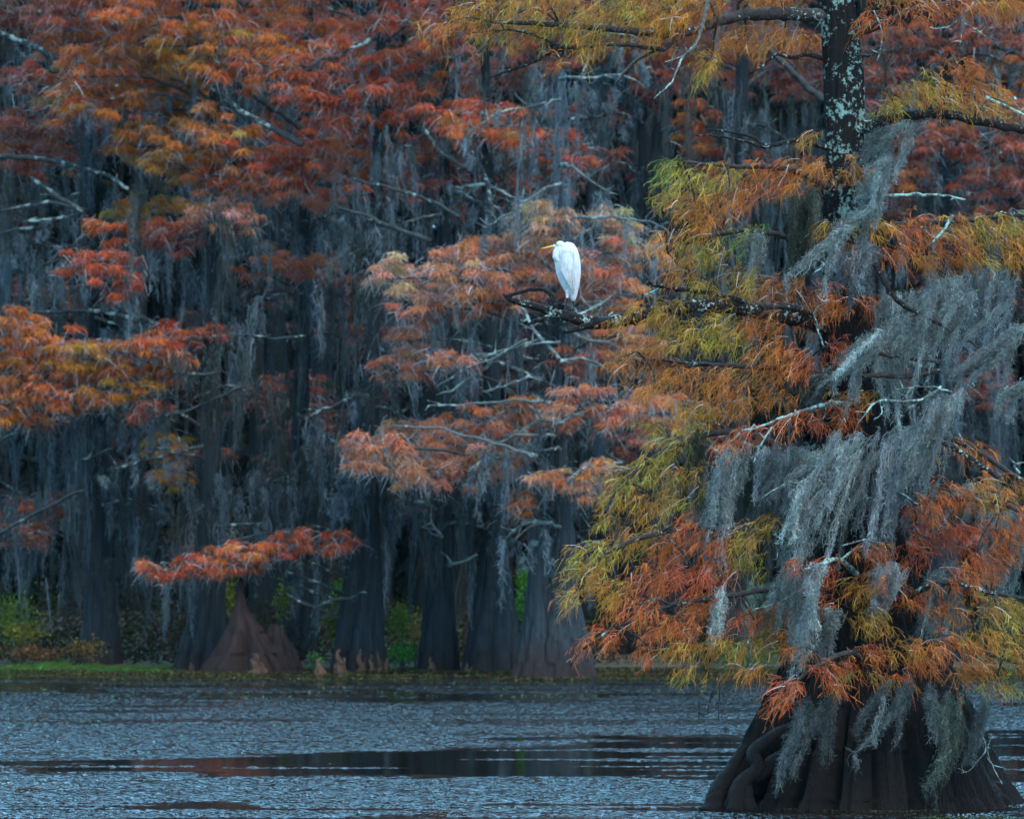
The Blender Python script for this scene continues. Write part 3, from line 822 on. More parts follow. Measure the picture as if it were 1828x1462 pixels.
# ------------------------------------------------------------------ the wood behind, one mass
s = Soup()
for k in range(46):
    D = rng.uniform(97, 124); px = rng.uniform(-500, 2400)
    x = (px - 914) / FPX * D
    z = np.array([-0.3, 0.6, 1.6, 3, 8, 20.0]); r = np.array([.9, .6, .42, .34, .27, .16]) * rng.uniform(.7, 1.2)
    tube(s, [np.array([x + rng.normal() * .1, D, zz]) for zz in z], r, sides=10, step=.6, knob=.08, cols=np.array([0.03, 0.034, 0.036]))
for k in range(480):
    D = rng.uniform(94, 118); px = rng.uniform(-500, 2400); py = rng.uniform(-900, 1060)
    far_veil(s, px, py, rng.uniform(90, 220), rng.uniform(120, 330), D, base=(0.045, 0.063, 0.07) if k % 3 else (0.04, 0.034, 0.028), n=190)
for k in range(200):
    D = rng.uniform(98, 126)
    py = rng.uniform(-1000, 1000)
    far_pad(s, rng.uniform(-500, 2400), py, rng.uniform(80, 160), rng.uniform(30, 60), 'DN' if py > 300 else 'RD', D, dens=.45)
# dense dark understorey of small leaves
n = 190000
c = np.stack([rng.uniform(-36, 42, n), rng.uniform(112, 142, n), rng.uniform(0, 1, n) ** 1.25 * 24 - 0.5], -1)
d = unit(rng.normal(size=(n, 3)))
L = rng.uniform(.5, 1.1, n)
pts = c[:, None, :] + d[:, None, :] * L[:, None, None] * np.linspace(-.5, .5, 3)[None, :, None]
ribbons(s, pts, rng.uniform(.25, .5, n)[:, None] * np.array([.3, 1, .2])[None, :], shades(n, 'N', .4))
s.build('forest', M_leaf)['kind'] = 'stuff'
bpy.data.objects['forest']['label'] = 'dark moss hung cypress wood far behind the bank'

# ------------------------------------------------------------------ bank plants
def stump():
    D = 84.0
    b = P(445, HOR, D); b[2] = 0
    t = tag(empty('tree_stump', b), 'reddish pointed buttress stump leaning right between far cypress trunks', 'stump')
    s = Soup()
    lathe(s, [(1035, 428, 3, .1), (1062, 428, 7, .3), (1085, 430, 13, .6), (1105, 433, 23, .8), (1130, 438, 38, .9), (1160, 442, 61, 1), (1185, 446, 84, 1), (1206, 448, 98, 1)], D, seed=3, flutes=17, depth=.75, yscale=.7, dz=.04, rough=.035)
    lathe(s, [(1112, 492, 8, .3), (1135, 492, 20, .7), (1165, 495, 34, 1), (1206, 500, 48, 1)], D + .2, seed=9, flutes=12, depth=.7, yscale=.8, dz=.04, rough=.04)
    s.build('trunk', M_stump, t, smooth=True)


stump()
KNEES = [(395, 1200, 8, 26, 'short reddish knee at left foot of the pointed stump'), (460, 1203, 20, 36, 'broad pale knee under a round green plant in front of the pointed stump'),
         (490, 1192, 16, 40, 'orange knee just right of the green topped one'), (524, 1190, 9, 44, 'thin leaning orange knee right of the pointed stump'),
         (570, 1206, 15, 30, 'low knee with green plant left of the broad flared trunk'), (607, 1203, 14, 44, 'pale grey pointed knee at left foot of the broad flared trunk'),
         (645, 1200, 10, 42, 'tallest orange knee before the broad flared trunk'), (664, 1200, 8, 32, 'second orange knee before the broad flared trunk'),
         (676, 1200, 7, 36, 'third orange knee right of the tallest pair'), (692, 1199, 9, 24, 'stubby brown knee at right foot of the broad flared trunk'), (770, 1198, 9, 28, 'brown knee against the slim far trunk'),
         (836, 1200, 8, 16, 'low brown knee between the slim and the wide dark trunks'), (340, 1198, 8, 16, 'small dark knee left of the blue trunk')]
for px, py, hw, h, lab in KNEES:
    D = DW(py)
    s = Soup()
    sc = D / FPX
    b0 = P(px, py, D); b0[2] = -.12
    for k in range(2):
        ox = (k * rng.uniform(.5, .9) - .2) * hw * sc
        hh = h * sc * (1 - .35 * k)
        b = b0 + np.array([ox, k * .08, 0])
        tube(s, [b, b + [0.01, 0, hh * .45], b + [.015 * rng.normal(), 0, hh * .8], b + [.02 * rng.normal(), 0, hh + .12]], np.array([hw * .8, hw * .55, hw * .4, hw * .14]) * sc * (1 - .25 * k), sides=10, step=.05, knob=.3, wob=.02)
    tag(s.build('cypress_knee', M_knee, smooth=True), lab, 'cypress knee', 'cypress knees at the water edge')


def leafy(soup, px, py, rx, ry, D, n, cols, lf=(.05, .11)):
    sc = D / FPX
    u = rng.normal(size=(n, 3)) * .55 + .35 * unit(rng.normal(size=(9, 3)))[rng.integers(0, 9, n)]
    c = P(px, py, D) + u * np.array([rx * sc, rx * sc * .7, ry * sc])
    c[:, 2] = np.maximum(c[:, 2], .04)
    d = unit(rng.normal(size=(n, 3)) + [0, 0, -.2])
    L = rng.uniform(*lf, n)
    pts = c[:, None, :] + d[:, None, :] * L[:, None, None] * np.linspace(-.5, .5, 3)[None, :, None]
    ribbons(soup, pts, (L * .5)[:, None] * np.array([.3, 1, .15])[None, :], np.array(cols) * np.exp(rng.normal(size=(n, 1)) * .3))


SHRUBS = [(405, 1065, 16, 30, (0.17, 0.20, 0.03), 87.6, 'yellow green leaf cluster right of the blue trunk'), (505, 1075, 14, 26, (0.12, 0.15, 0.03), 88.5, 'thin olive sapling right of the pointed stump'),
          (612, 1055, 18, 18, (0.11, 0.24, 0.04), 86.8, 'bright green sapling high beside the broad flared trunk'), (598, 1110, 20, 36, (0.11, 0.13, 0.03), 88, 'dull olive shrub left of the broad flared trunk'),
          (718, 1110, 22, 34, (0.12, 0.17, 0.03), 87, 'yellow green shrub right of the broad flared trunk'), (722, 1168, 26, 16, (0.05, 0.24, 0.03), 86.6, 'low vivid green bush by the slim trunk'),
          (744, 1128, 12, 14, (0.34, 0.2, 0.06), 86.4, 'small tan leafed twig bush above the vivid green bush'), (932, 1085, 22, 22, (0.05, 0.17, 0.03), 87, 'green bush between the wide dark and the forked trunks'),
          (936, 1035, 14, 22, (0.07, 0.22, 0.03), 87.5, 'palm like green plant above the bush beside the forked trunk'), (20, 1110, 40, 44, (0.07, 0.11, 0.025), 88, 'green shrub at left edge with yellow leaves below'),
          (40, 1128, 34, 14, (0.12, 0.11, 0.02), 87.2, 'yellow leafed shrub near the left grass'), (60, 1166, 46, 14, (0.12, 0.06, 0.03), 87, 'rusty bracken clump behind the left grass'), (155, 1158, 26, 16, (0.13, 0.09, 0.03), 87, 'tan weed clump above the right end of the grass'),
          (455, 1168, 13, 13, (0.05, 0.16, 0.06), 83.8, 'round green plant growing on the pale knee'), (563, 1178, 13, 13, (0.07, 0.14, 0.05), 83.6, 'round olive green plant on the low knee'), (1330, 1165, 60, 20, (0.06, 0.13, 0.05), 87, 'low green growth on the bank under the near tree boughs')]
for px, py, rx, ry, c, D, lab in SHRUBS:
    sc = D / FPX
    b = P(px, HOR, D); b[2] = 0.0
    t = tag(empty('shrub', b), lab, 'shrub', 'green shrubs on the far bank')
    s = Soup()
    for k in range(4):
        e = P(px + rng.uniform(-.6, .6) * rx, py + rng.uniform(-.5, .5) * ry, D)
        tube(s, [b + [rng.uniform(-.05, .05), 0, -.05], (b + e) / 2 + rng.normal(size=3) * .05, e], [.014, .01, .004], sides=5, step=.12)
    s.build('stem', M_farlimb, t)
    s = Soup(); leafy(s, px, py, rx, ry, D, int(60 + rx * ry * 0.75), c)
    s.build('foliage', M_green, t)

# tangled undergrowth on the dark bank between the trunks
s = Soup()
n = 42000
D = rng.uniform(88.0, 104, n); x = rng.uniform(-22, 26, n)
hgt = .25 + 1.5 * vnoise(x * .55, D * .4) ** 2
z = rng.uniform(0, 1, n) ** 1.3 * hgt + (D - 87) * .03
d = unit(rng.normal(size=(n, 3)) + np.array([0, 0, .3]))
L = rng.uniform(.08, .3, n)
pts = np.stack([x, D, z], -1)[:, None, :] + d[:, None, :] * L[:, None, None] * np.linspace(-.5, .5, 4)[None, :, None]
ug = np.array([(.05, .065, .03), (.07, .05, .03), (.04, .05, .03), (.10, .055, .03), (.06, .09, .03)]) * .5
ribbons(s, pts, rng.uniform(.02, .07, n)[:, None] * np.array([.4, 1, .8, .15])[None, :], ug[(vnoise(x * .8 + 9, D * .6) * 4.99).astype(int)] * np.exp(rng.normal(size=(n, 1)) * .35))
tag(s.build('undergrowth', M_green), 'dark tangled undergrowth between the far trunks', kind='stuff')

# grass on the left of the bank
s = Soup()
n = 9000
px = np.concatenate([rng.uniform(-160, 205, n * 2 // 3), rng.uniform(150, 330, n // 3)])
n = len(px)
D = rng.uniform(84.6, 88.5, n)
x = (px - 914) / FPX * D
clump = 0.65 + 0.35 * np.sin(x * 5.1) * np.sin(x * 2.3 + 1)
L = rng.uniform(.08, .30, n) * clump * np.where(px > 205, .55, 1)
d = unit(np.stack([rng.normal(size=n) * .3, rng.normal(size=n) * .3, np.ones(n)], -1))
t = np.linspace(0, 1, 4)[None, :, None]
st = np.stack([x, D, np.full(n, 0.0)], -1)
pts = st[:, None, :] + d[:, None, :] * L[:, None, None] * t + np.stack([rng.normal(size=n) * .1, rng.normal(size=n) * .1, -.05 * np.ones(n)], -1)[:, None, :] * t ** 2
ribbons(s, pts, rng.uniform(.008, .016, n)[:, None] * np.array([1, .9, .6, .15])[None, :], np.array([.07, .13, .03]) * np.exp(rng.normal(size=(n, 1)) * .4) * np.exp(rng.normal(size=(n, 3)) * .12))
tag(s.build('grass', M_green), 'green marsh grass at the left of the far water edge', kind='stuff')

# floating weed along the bank and in thin rafts on the open water
s = Soup()


def weed(n, pxr, pyr, cols, streak=1.0, sz=(.03, .09), zmax=.05):
    px = rng.uniform(*pxr, n); py = rng.uniform(*pyr, n)
    D = DW(py)
    x = (px - 914) / FPX * D
    m = np.sin(x * .7 + D * 1.9) + np.sin(x * .23 - D * 2.7 + 1.3) + .6 * np.sin(x * 2.1 + D * .8)
    keep = m > streak
    x, D = x[keep], D[keep]; n = len(x)
    z = rng.uniform(.006, zmax, n)
    a = rng.uniform(0, 6.28, n); L = rng.uniform(*sz, n)
    d = np.stack([np.cos(a), np.sin(a), rng.normal(size=n) * .25], -1)
    c = np.stack([x, D, z], -1)
    pts = c[:, None, :] + d[:, None, :] * L[:, None, None] * np.linspace(-.5, .5, 3)[None, :, None]
    k = np.array(cols)[rng.integers(0, len(cols), n)] * np.exp(rng.normal(size=(n, 1)) * .3)
    ref = np.stack([rng.normal(size=n) * .35, rng.normal(size=n) * .35, np.ones(n)], -1)[:, None, :]
    ribbons(s, pts, (L * .8)[:, None] * np.array([.4, 1, .3])[None, :], k, ref)


GREENS = [(.05, .05, .02), (.07, .05, .022), (.065, .035, .022), (.04, .055, .02), (.08, .07, .025)]
weed(38000, (-200, 2000), (1191, 1214), GREENS, -.1, (.03, .1), .04)
weed(6000, (-200, 2000), (1212, 1250), [(.05, .07, .035), (.045, .05, .025), (.08, .095, .05)], .8, (.03, .09), .02)
weed(2500, (-200, 2000), (1262, 1300), [(.12, .1, .05), (.1, .12, .05)], 1.5, (.02, .05), .012)
tag(s.build('water_weed', M_green), 'floating weed in streaks along the far water edge', kind='stuff')
s = Soup()
weed(9000, (1380, 2050), (1441, 1462), [(.05, .065, .03), (.08, .09, .05), (.04, .045, .02)], .5, (.012, .03), .01)
tag(s.build('pond_scum', M_green), 'pale green floating weed in front of the near cypress base', kind='stuff')

# a few drifting bits and sticks
for px, py, ln, lab in [(72, 1281, 16, 'small brown leaf drifting alone on the open water at left'), (40, 1410, 34, 'dark twig floating low on the water at the left edge'), (780, 1455, 50, 'dark drifting stick at the bottom edge of the water')]:
    D = DW(py); q = P(px, py, D); s = Soup()
    for k in range(5):
        a = q + [rng.uniform(-.5, .5) * ln * D / FPX, rng.uniform(-.2, .2), .0]
        tube(s, [a, a + [.05, .02, .025], a + [.12, .05, .005]], [.008, .012, .004], sides=5, step=.03)
    tag(s.build('driftwood', M_knee), lab, 'driftwood')
D = 42.5
for pls, lab in [([[(1252, 1170), (1250, 1215), (1247, 1285)], [(1247, 1272), (1262, 1275)], [(1272, 1230), (1262, 1276)]], 'thin dark bent stick dangling over the water left of the near cypress base'),
                 ([[(1284, 1205), (1283, 1285)]], 'thinnest straight stick dangling just right of the bent one')]:
    s = Soup()
    for pl in pls:
        tube(s, [P(x, y, D) for x, y in pl], np.linspace(.016, .006, len(pl)), sides=5, step=.06, wob=.004)
    tag(s.build('hanging_stick', M_limb), lab, 'stick')

# ------------------------------------------------------------------ the near cypress
NX = 1540
nb = P(NX, HOR, D1); nb[2] = 0
near = tag(empty('cypress_tree', nb), 'large near bald cypress with wide fluted base standing in the water, hung with orange needles', 'tree')
s = Soup()
zz, xs, rs = lathe(s, [(-420, 1478, 20, .1), (0, 1494, 31, .15), (70, 1500, 33, .15), (130, 1506, 36, .2), (200, 1508, 36, .2), (270, 1508, 34, .2), (400, 1508, 38, .25), (600, 1516, 48, .3), (800, 1526, 62, .4), (950, 1533, 80, .5), (1080, 1540, 108, .65),
                       (1180, 1547, 150, .8), (1240, 1548, 180, .85), (1300, 1545, 212, .9), (1360, 1545, 243, .95), (1410, 1545, 270, 1), (1437, 1545, 290, 1), (1500, 1545, 312, 1)], D1, sides=260, flutes=19, depth=.36, yscale=.62, dz=.03, seed=21, rough=.016)
# swollen roots on the left of the base
for pl, rr in [([(1420, 1290), (1372, 1318), (1345, 1345), (1352, 1372), (1322, 1400), (1312, 1450)], [6, 11, 13, 12, 15, 19]),
               ([(1440, 1325), (1390, 1352), (1362, 1378), (1335, 1392), (1330, 1412), (1338, 1450)], [6, 11, 13, 12, 14, 16]),
               ([(1330, 1330), (1300, 1380), (1282, 1412), (1270, 1450)], [8, 13, 16, 20])]:
    Dn = D1 - .62
    tube(s, [P(x, y, Dn - .12 * k * .5) for k, (x, y) in enumerate(pl)], np.array(rr) * Dn / FPX, sides=12, step=.04, knob=.10, wob=.004)
s.build('trunk', M_trunk, near, smooth=True)


def near_trunk(row):
    return float(np.interp(row, [0, 130, 270, 400, 600, 800, 950, 1080, 1240], [1494, 1506, 1508, 1508, 1516, 1526, 1533, 1540, 1548]))


def near_mass(leaf, twig, px, py, rx, ry, code, D, side, dens=1.0):
    """feathery sprays: twigs fan out from the bough, side sprays leave the twigs, short leaflets stand along every spray"""
    sc = D / FPX
    area = rx * ry
    nt_ = max(6, int(area / 43 * dens))
    u = unit(rng.normal(size=(nt_, 3))) * rng.uniform(0, 1, (nt_, 1)) ** .45
    st = P(px, py, D) + u * np.array([rx * .95 * sc, .34, ry * .9 * sc])
    out = unit(np.stack([side * rng.uniform(-.05, 1.0, nt_), rng.normal(size=nt_) * .6, rng.uniform(-.5, .3, nt_)], -1))
    TL = rng.uniform(.10, .30, nt_)
    tc = shades(nt_, code, .26) * .82
    S = 6
    t = np.linspace(0, 1, S)[None, :, None]
    tp = st[:, None, :] + out[:, None, :] * TL[:, None, None] * t + np.array([0, 0, -.35]) * TL[:, None, None] * t ** 2
    if twig is not None:
        k = rng.uniform(size=nt_) < .6
        wcol = np.where(rng.uniform(size=(nt_, 1)) < .4, np.array([[.5, .45, .44]]), np.array([[.16, .07, .045]])) * np.exp(rng.normal(size=(nt_, 1)) * .2)
        ribbons(twig, tp[k], np.full((k.sum(), S), .0055) * np.linspace(1, .4, S)[None, :], wcol[k])
    m = 8
    idx = np.repeat(np.arange(nt_), m)
    n = len(idx)
    f = (np.tile(np.arange(m), nt_) + rng.uniform(0, 1, n)) / m * (S - 1.001)
    i0 = f.astype(int); fr = (f - i0)[:, None]
    p0 = tp[idx, i0] * (1 - fr) + tp[idx, i0 + 1] * fr
    tang = unit(tp[idx, i0 + 1] - tp[idx, i0])
    lat = unit(np.cross(tang, rng.normal(size=(n, 3)) * .5 + np.array([0, 0, 1.0]))) * rng.choice([-1, 1], n)[:, None]
    dr = unit(tang * .8 + lat * .75 + rng.normal(size=(n, 3)) * .3 + np.array([0, 0, -.2]))
    L = rng.uniform(.06, .15, n) * (1.1 - .4 * f / S)
    S2 = 6
    t2 = np.linspace(0, 1, S2)[None, :, None]
    grav = (np.array([0, 0, -.42]) + rng.normal(size=(n, 1, 3)) * .22)
    sp_ = p0[:, None, :] + dr[:, None, :] * L[:, None, None] * t2 + grav * L[:, None, None] * t2 ** 2
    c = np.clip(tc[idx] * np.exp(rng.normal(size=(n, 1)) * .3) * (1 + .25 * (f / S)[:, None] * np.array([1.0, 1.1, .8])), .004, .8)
    ribbons(leaf, sp_, np.full((n, S2), .0036) * np.array([.9, 1, 1, .9, .7, .3])[None, :], c)
    # leaflets
    q = 13
    i3 = np.repeat(np.arange(n), q); k = len(i3)
    g = np.tile((np.arange(q) + .5) / q, n) * (S2 - 1.001)
    j0 = g.astype(int); gf = (g - j0)[:, None]
    b0 = sp_[i3, j0] * (1 - gf) + sp_[i3, j0 + 1] * gf
    tg = unit(sp_[i3, j0 + 1] - sp_[i3, j0])
    nrm = rng.normal(size=(n, 3)); nrm[:, 2] += .8
    sd = unit(np.cross(tg, nrm[i3])) * np.where(np.arange(k) % 2, 1, -1)[:, None]
    ld = unit(tg * .75 + sd * .7 + np.array([0, 0, -.15]) + rng.normal(size=(k, 3)) * .15)
    ll = rng.uniform(.010, .022, k) * np.interp(g / S2, [0, .3, 1], [.6, 1.1, .5])
    ribbons(leaf, np.stack([b0, b0 + ld * ll[:, None] * .55, b0 + ld * ll[:, None] + np.array([0, 0, -.002])], 1), np.full((k, 3), .0030) * np.array([.8, 1, .25])[None, :], c[i3] * np.exp(rng.normal(size=(k, 1)) * .15))


# boughs: limb rows/columns start at the trunk; masses are (column,row,half width,half height,colour)
BOUGHS = [
    dict(limb=[(1480, 30), (1400, 25), (1330, 28), (1280, 40), (1215, 62), (1120, 55), (1000, 45), (880, 40)], r=(15, 4), mat='limb', m=[
        (800, 48, 48, 24, 'OB'), (865, 22, 55, 30, 'OL'), (945, 30, 70, 40, 'OL'), (1030, 35, 70, 42, 'LO'), (1110, 25, 75, 46, 'LO'), (1190, 30, 65, 44, 'OL'), (1260, 8, 60, 30, 'OB'),
        (1330, 72, 50, 36, 'OB'), (1400, 62, 50, 34, 'OB'), (1270, 115, 28, 40, 'OL'), (1390, 5, 70, 20, 'OB'), (1010, 105, 18, 16, 'OB'), (1060, 70, 40, 26, 'OL'), (1190, 75, 40, 22, 'OB'), (900, 60, 50, 18, 'OL'),
        (950, -20, 140, 30, 'OL'), (1200, -30, 140, 36, 'LO'), (1390, -40, 80, 40, 'OB'), (1230, 40, 40, 30, 'OB'), (1450, 70, 20, 18, 'BO')]),
    dict(limb=[(1512, 60), (1580, 42), (1640, 18), (1710, 4), (1790, -12)], r=(11, 4), mat='limb', m=[
        (1565, 32, 42, 22, 'OR'), (1625, 18, 60, 22, 'RO'), (1690, 8, 60, 22, 'OR'), (1765, 0, 60, 24, 'OB'), (1820, -10, 60, 30, 'OL'), (1580, -30, 70, 30, 'OB')]),
    dict(limb=[(1520, 232), (1560, 222), (1600, 210), (1680, 204), (1740, 215), (1790, 226), (1860, 240), (1960, 260)], r=(14, 6), mat='perch', m=[
        (1590, 175, 38, 24, 'LO'), (1650, 150, 55, 36, 'OL'), (1715, 120, 46, 34, 'OR'), (1690, 182, 60, 22, 'LO'), (1770, 182, 46, 24, 'OL'), (1740, 150, 50, 26, 'OB'), (1570, 195, 24, 14, 'LG'), (1870, 190, 60, 30, 'OL'), (1960, 220, 70, 40, 'OL')]),
    dict(limb=[(1500, 345), (1450, 318), (1390, 300), (1300, 296), (1220, 290)], r=(9, 3), mat='limb', m=[
        (1203, 290, 20, 28, 'LG'), (1240, 312, 50, 34, 'LY'), (1310, 308, 58, 34, 'LO'), (1388, 302, 58, 30, 'OR'), (1455, 296, 50, 30, 'OB'), (1515, 298, 34, 26, 'OB'), (1205, 345, 24, 34, 'LO'), (1240, 368, 40, 30, 'OL'),
        (1300, 355, 54, 30, 'OB'), (1262, 395, 50, 28, 'OB'), (1450, 240, 24, 18, 'OL'), (1355, 335, 50, 22, 'RO'), (1420, 330, 40, 20, 'OB')]),
    dict(limb=[(1490, 470), (1420, 430), (1340, 412), (1250, 425), (1190, 450)], r=(8, 3), mat='limb', m=[
        (1250, 430, 58, 26, 'LB'), (1335, 420, 52, 24, 'LG'), (1225, 462, 34, 28, 'OL'), (1285, 455, 44, 24, 'LB'), (1190, 420, 22, 20, 'OL'), (1210, 490, 30, 20, 'OB'), (1330, 485, 40, 26, 'LB')]),
    dict(limb=[(1520, 440), (1570, 410), (1640, 398), (1720, 395), (1800, 385), (1900, 390)], r=(8, 3), mat='limb', m=[
        (1500, 405, 32, 24, 'LO'), (1560, 400, 50, 26, 'OL'), (1630, 408, 54, 30, 'OR'), (1700, 400, 58, 28, 'OL'), (1775, 398, 56, 32, 'LO'), (1815, 385, 30, 22, 'LG'), (1655, 455, 58, 24, 'OB'), (1755, 455, 58, 32, 'OL'),
        (1815, 440, 34, 32, 'OB'), (1590, 445, 40, 20, 'OR'), (1890, 420, 60, 50, 'OL'), (1700, 440, 46, 24, 'RO'), (1520, 440, 30, 20, 'OB')]),
    dict(limb=[(1505, 600), (1440, 555), (1350, 545), (1270, 540), (1200, 555)], r=(10, 3), mat='limb', m=[
        (1400, 508, 58, 32, 'OR'), (1460, 522, 50, 28, 'RO'), (1330, 530, 46, 30, 'OL'), (1262, 505, 36, 28, 'LB'), (1192, 560, 32, 24, 'LO'), (1240, 590, 62, 34, 'YL'), (1308, 598, 50, 34, 'LY'), (1180, 618, 48, 30, 'OB'),
        (1368, 570, 56, 30, 'OB'), (1430, 560, 46, 28, 'RO'), (1210, 540, 30, 18, 'LO'), (1500, 545, 40, 22, 'OB'), (1290, 555, 40, 24, 'LO'), (1550, 530, 40, 18, 'RO')]),
    dict(limb=[(1505, 700), (1430, 660), (1350, 655), (1250, 650), (1150, 640)], r=(9, 3), mat='limb', m=[
        (1125, 640, 38, 24, 'OB'), (1205, 662, 65, 34, 'OB'), (1290, 678, 56, 34, 'BO'), (1365, 655, 56, 36, 'BO'), (1435, 640, 48, 38, 'OR'), (1485, 622, 26, 28, 'R'), (1320, 720, 54, 28, 'BO'), (1250, 720, 40, 26, 'BL'), (1170, 690, 40, 22, 'OB'), (1400, 700, 40, 24, 'BO'), (1390, 620, 50, 24, 'BO')]),
    dict(limb=[(1530, 720), (1480, 722), (1420, 738), (1340, 768)], r=(6, 2), mat='dead', dD=-.9, m=[
        (1350, 768, 42, 14, 'R'), (1420, 745, 44, 17, 'RO'), (1490, 730, 50, 22, 'RO'), (1540, 702, 44, 18, 'OY'), (1310, 790, 28, 14, 'RO'), (1470, 750, 40, 14, 'R')]),
    dict(limb=[(1500, 860), (1400, 800), (1300, 770), (1200, 800), (1110, 860), (1080, 915)], r=(9, 3), mat='limb', m=[
        (1255, 765, 44, 28, 'LB'), (1210, 792, 42, 30, 'LY'), (1158, 832, 46, 28, 'LY'), (1228, 845, 48, 34, 'LB'), (1110, 880, 40, 28, 'LO'), (1168, 898, 48, 28, 'OL'), (1085, 918, 28, 20, 'OL'), (1215, 890, 40, 28, 'LB'), (1280, 730, 30, 20, 'BO'), (1120, 845, 28, 18, 'LY'), (1180, 760, 24, 18, 'LB')]),
    dict(limb=[(1520, 1010), (1400, 960), (1300, 945), (1180, 950), (1080, 990), (1030, 1050)], r=(9, 3), mat='limb', dD=-.4, m=[
        (1042, 1000, 32, 26, 'LY'), (1090, 978, 50, 28, 'LY'), (1158, 958, 58, 30, 'OL'), (1228, 950, 50, 30, 'RO'), (1288, 962, 44, 28, 'RO'), (1030, 1062, 24, 34, 'LO'), (1098, 1045, 50, 34, 'OL'), (1168, 1028, 52, 36, 'RO'),
        (1235, 1025, 50, 40, 'R'), (1290, 1015, 44, 30, 'RO'), (1342, 955, 40, 34, 'LB'), (1380, 930, 36, 22, 'LB'), (1355, 1000, 36, 24, 'LB'), (1060, 1020, 40, 26, 'LO'), (1200, 985, 50, 24, 'OR')]),
    dict(limb=[(1525, 1090), (1420, 1050), (1320, 1060), (1200, 1080), (1100, 1120), (1040, 1158)], r=(8, 2), mat='limb', dD=-.6, m=[
        (1145, 1085, 58, 30, 'OR'), (1090, 1128, 42, 18, 'RO'), (1056, 1152, 22, 8, 'RO'), (1218, 1105, 50, 30, 'OR'), (1160, 1165, 30, 20, 'RO'), (1218, 1148, 40, 28, 'OL'), (1288, 1145, 46, 28, 'LO'), (1340, 1098, 50, 22, 'RO'),
        (1398, 1080, 40, 22, 'RO'), (1355, 1145, 48, 28, 'LO'), (1270, 1075, 40, 30, 'OR'), (1420, 1130, 40, 30, 'OB'), (1340, 1190, 36, 20, 'OL'), (1240, 1190, 30, 20, 'BL'), (1180, 1120, 40, 20, 'RO')]),
    dict(limb=[(1545, 830), (1620, 780), (1700, 785), (1760, 815), (1830, 860), (1930, 900)], r=(8, 4), mat='limb', m=[
        (1690, 780, 24, 20, 'O'), (1735, 802, 50, 18, 'OR'), (1760, 850, 40, 18, 'OB'), (1820, 870, 40, 24, 'OL'), (1900, 880, 60, 50, 'OL'), (1640, 800, 20, 12, 'OL')]),
    dict(limb=[(1560, 960), (1630, 900), (1700, 890), (1790, 900), (1900, 940)], r=(9, 4), mat='limb', dD=-.5, m=[
        (1688, 878, 50, 30, 'RO'), (1758, 882, 50, 32, 'RL'), (1640, 902, 40, 30, 'RO'), (1700, 948, 58, 38, 'R'), (1778, 958, 42, 36, 'RO'), (1640, 960, 40, 26, 'R'), (1740, 1000, 50, 28, 'RO'), (1820, 920, 40, 40, 'RO'), (1900, 980, 60, 60, 'RO')]),
    dict(limb=[(1545, 1040), (1500, 1000), (1470, 1005), (1430, 1020)], r=(7, 2), mat='dead', dD=-1.1, m=[
        (1552, 980, 46, 22, 'RO'), (1482, 1010, 46, 22, 'R'), (1432, 1000, 20, 16, 'RO'), (1620, 990, 50, 28, 'R'), (1590, 1020, 40, 20, 'RO')]),
    dict(limb=[(1560, 1130), (1630, 1060), (1700, 1040), (1780, 1060), (1900, 1080)], r=(8, 3), mat='limb', dD=-.8, m=[
        (1700, 1030, 56, 28, 'RO'), (1560, 1042, 58, 28, 'OL'), (1640, 1068, 58, 30, 'OR'), (1542, 1098, 50, 28, 'LB'), (1620, 1120, 44, 22, 'LO'), (1760, 1075, 50, 36, 'LO'), (1808, 1100, 32, 50, 'LY'), (1738, 1130, 48, 28, 'OL'), (1480, 1070, 30, 20, 'RO'), (1690, 1090, 36, 20, 'OB'), (1890, 1100, 60, 70, 'LO')]),
    dict(limb=[(1560, 1200), (1520, 1165), (1470, 1182), (1420, 1215), (1385, 1240)], r=(7, 2), mat='limb', dD=-1.35, m=[
        (1420, 1218, 40, 22, 'R'), (1470, 1190, 50, 20, 'RO'), (1540, 1166, 50, 24, 'OR'), (1392, 1240, 28, 15, 'RO'), (1508, 1198, 17, 18, 'LG'), (1555, 1205, 34, 16, 'OL'), (1430, 1160, 30, 16, 'OB'), (1400, 1258, 18, 14, 'RO'), (1480, 1225, 30, 12, 'OR')]),
    dict(limb=[(1570, 1190), (1640, 1150), (1710, 1150), (1790, 1175), (1880, 1200)], r=(7, 3), mat='limb', dD=-1.15, m=[
        (1608, 1156, 50, 24, 'OL'), (1680, 1150, 58, 24, 'OR'), (1738, 1180, 48, 26, 'OB'), (1798, 1165, 40, 44, 'LO'), (1650, 1180, 34, 16, 'OR'), (1780, 1222, 44, 20, 'LB'), (1600, 1200, 30, 14, 'OR'), (1700, 1200, 30, 16, 'OB'), (1880, 1190, 60, 50, 'LO')]),
]
MATS = dict(limb=M_limb, perch=M_perch, dead=M_dead)
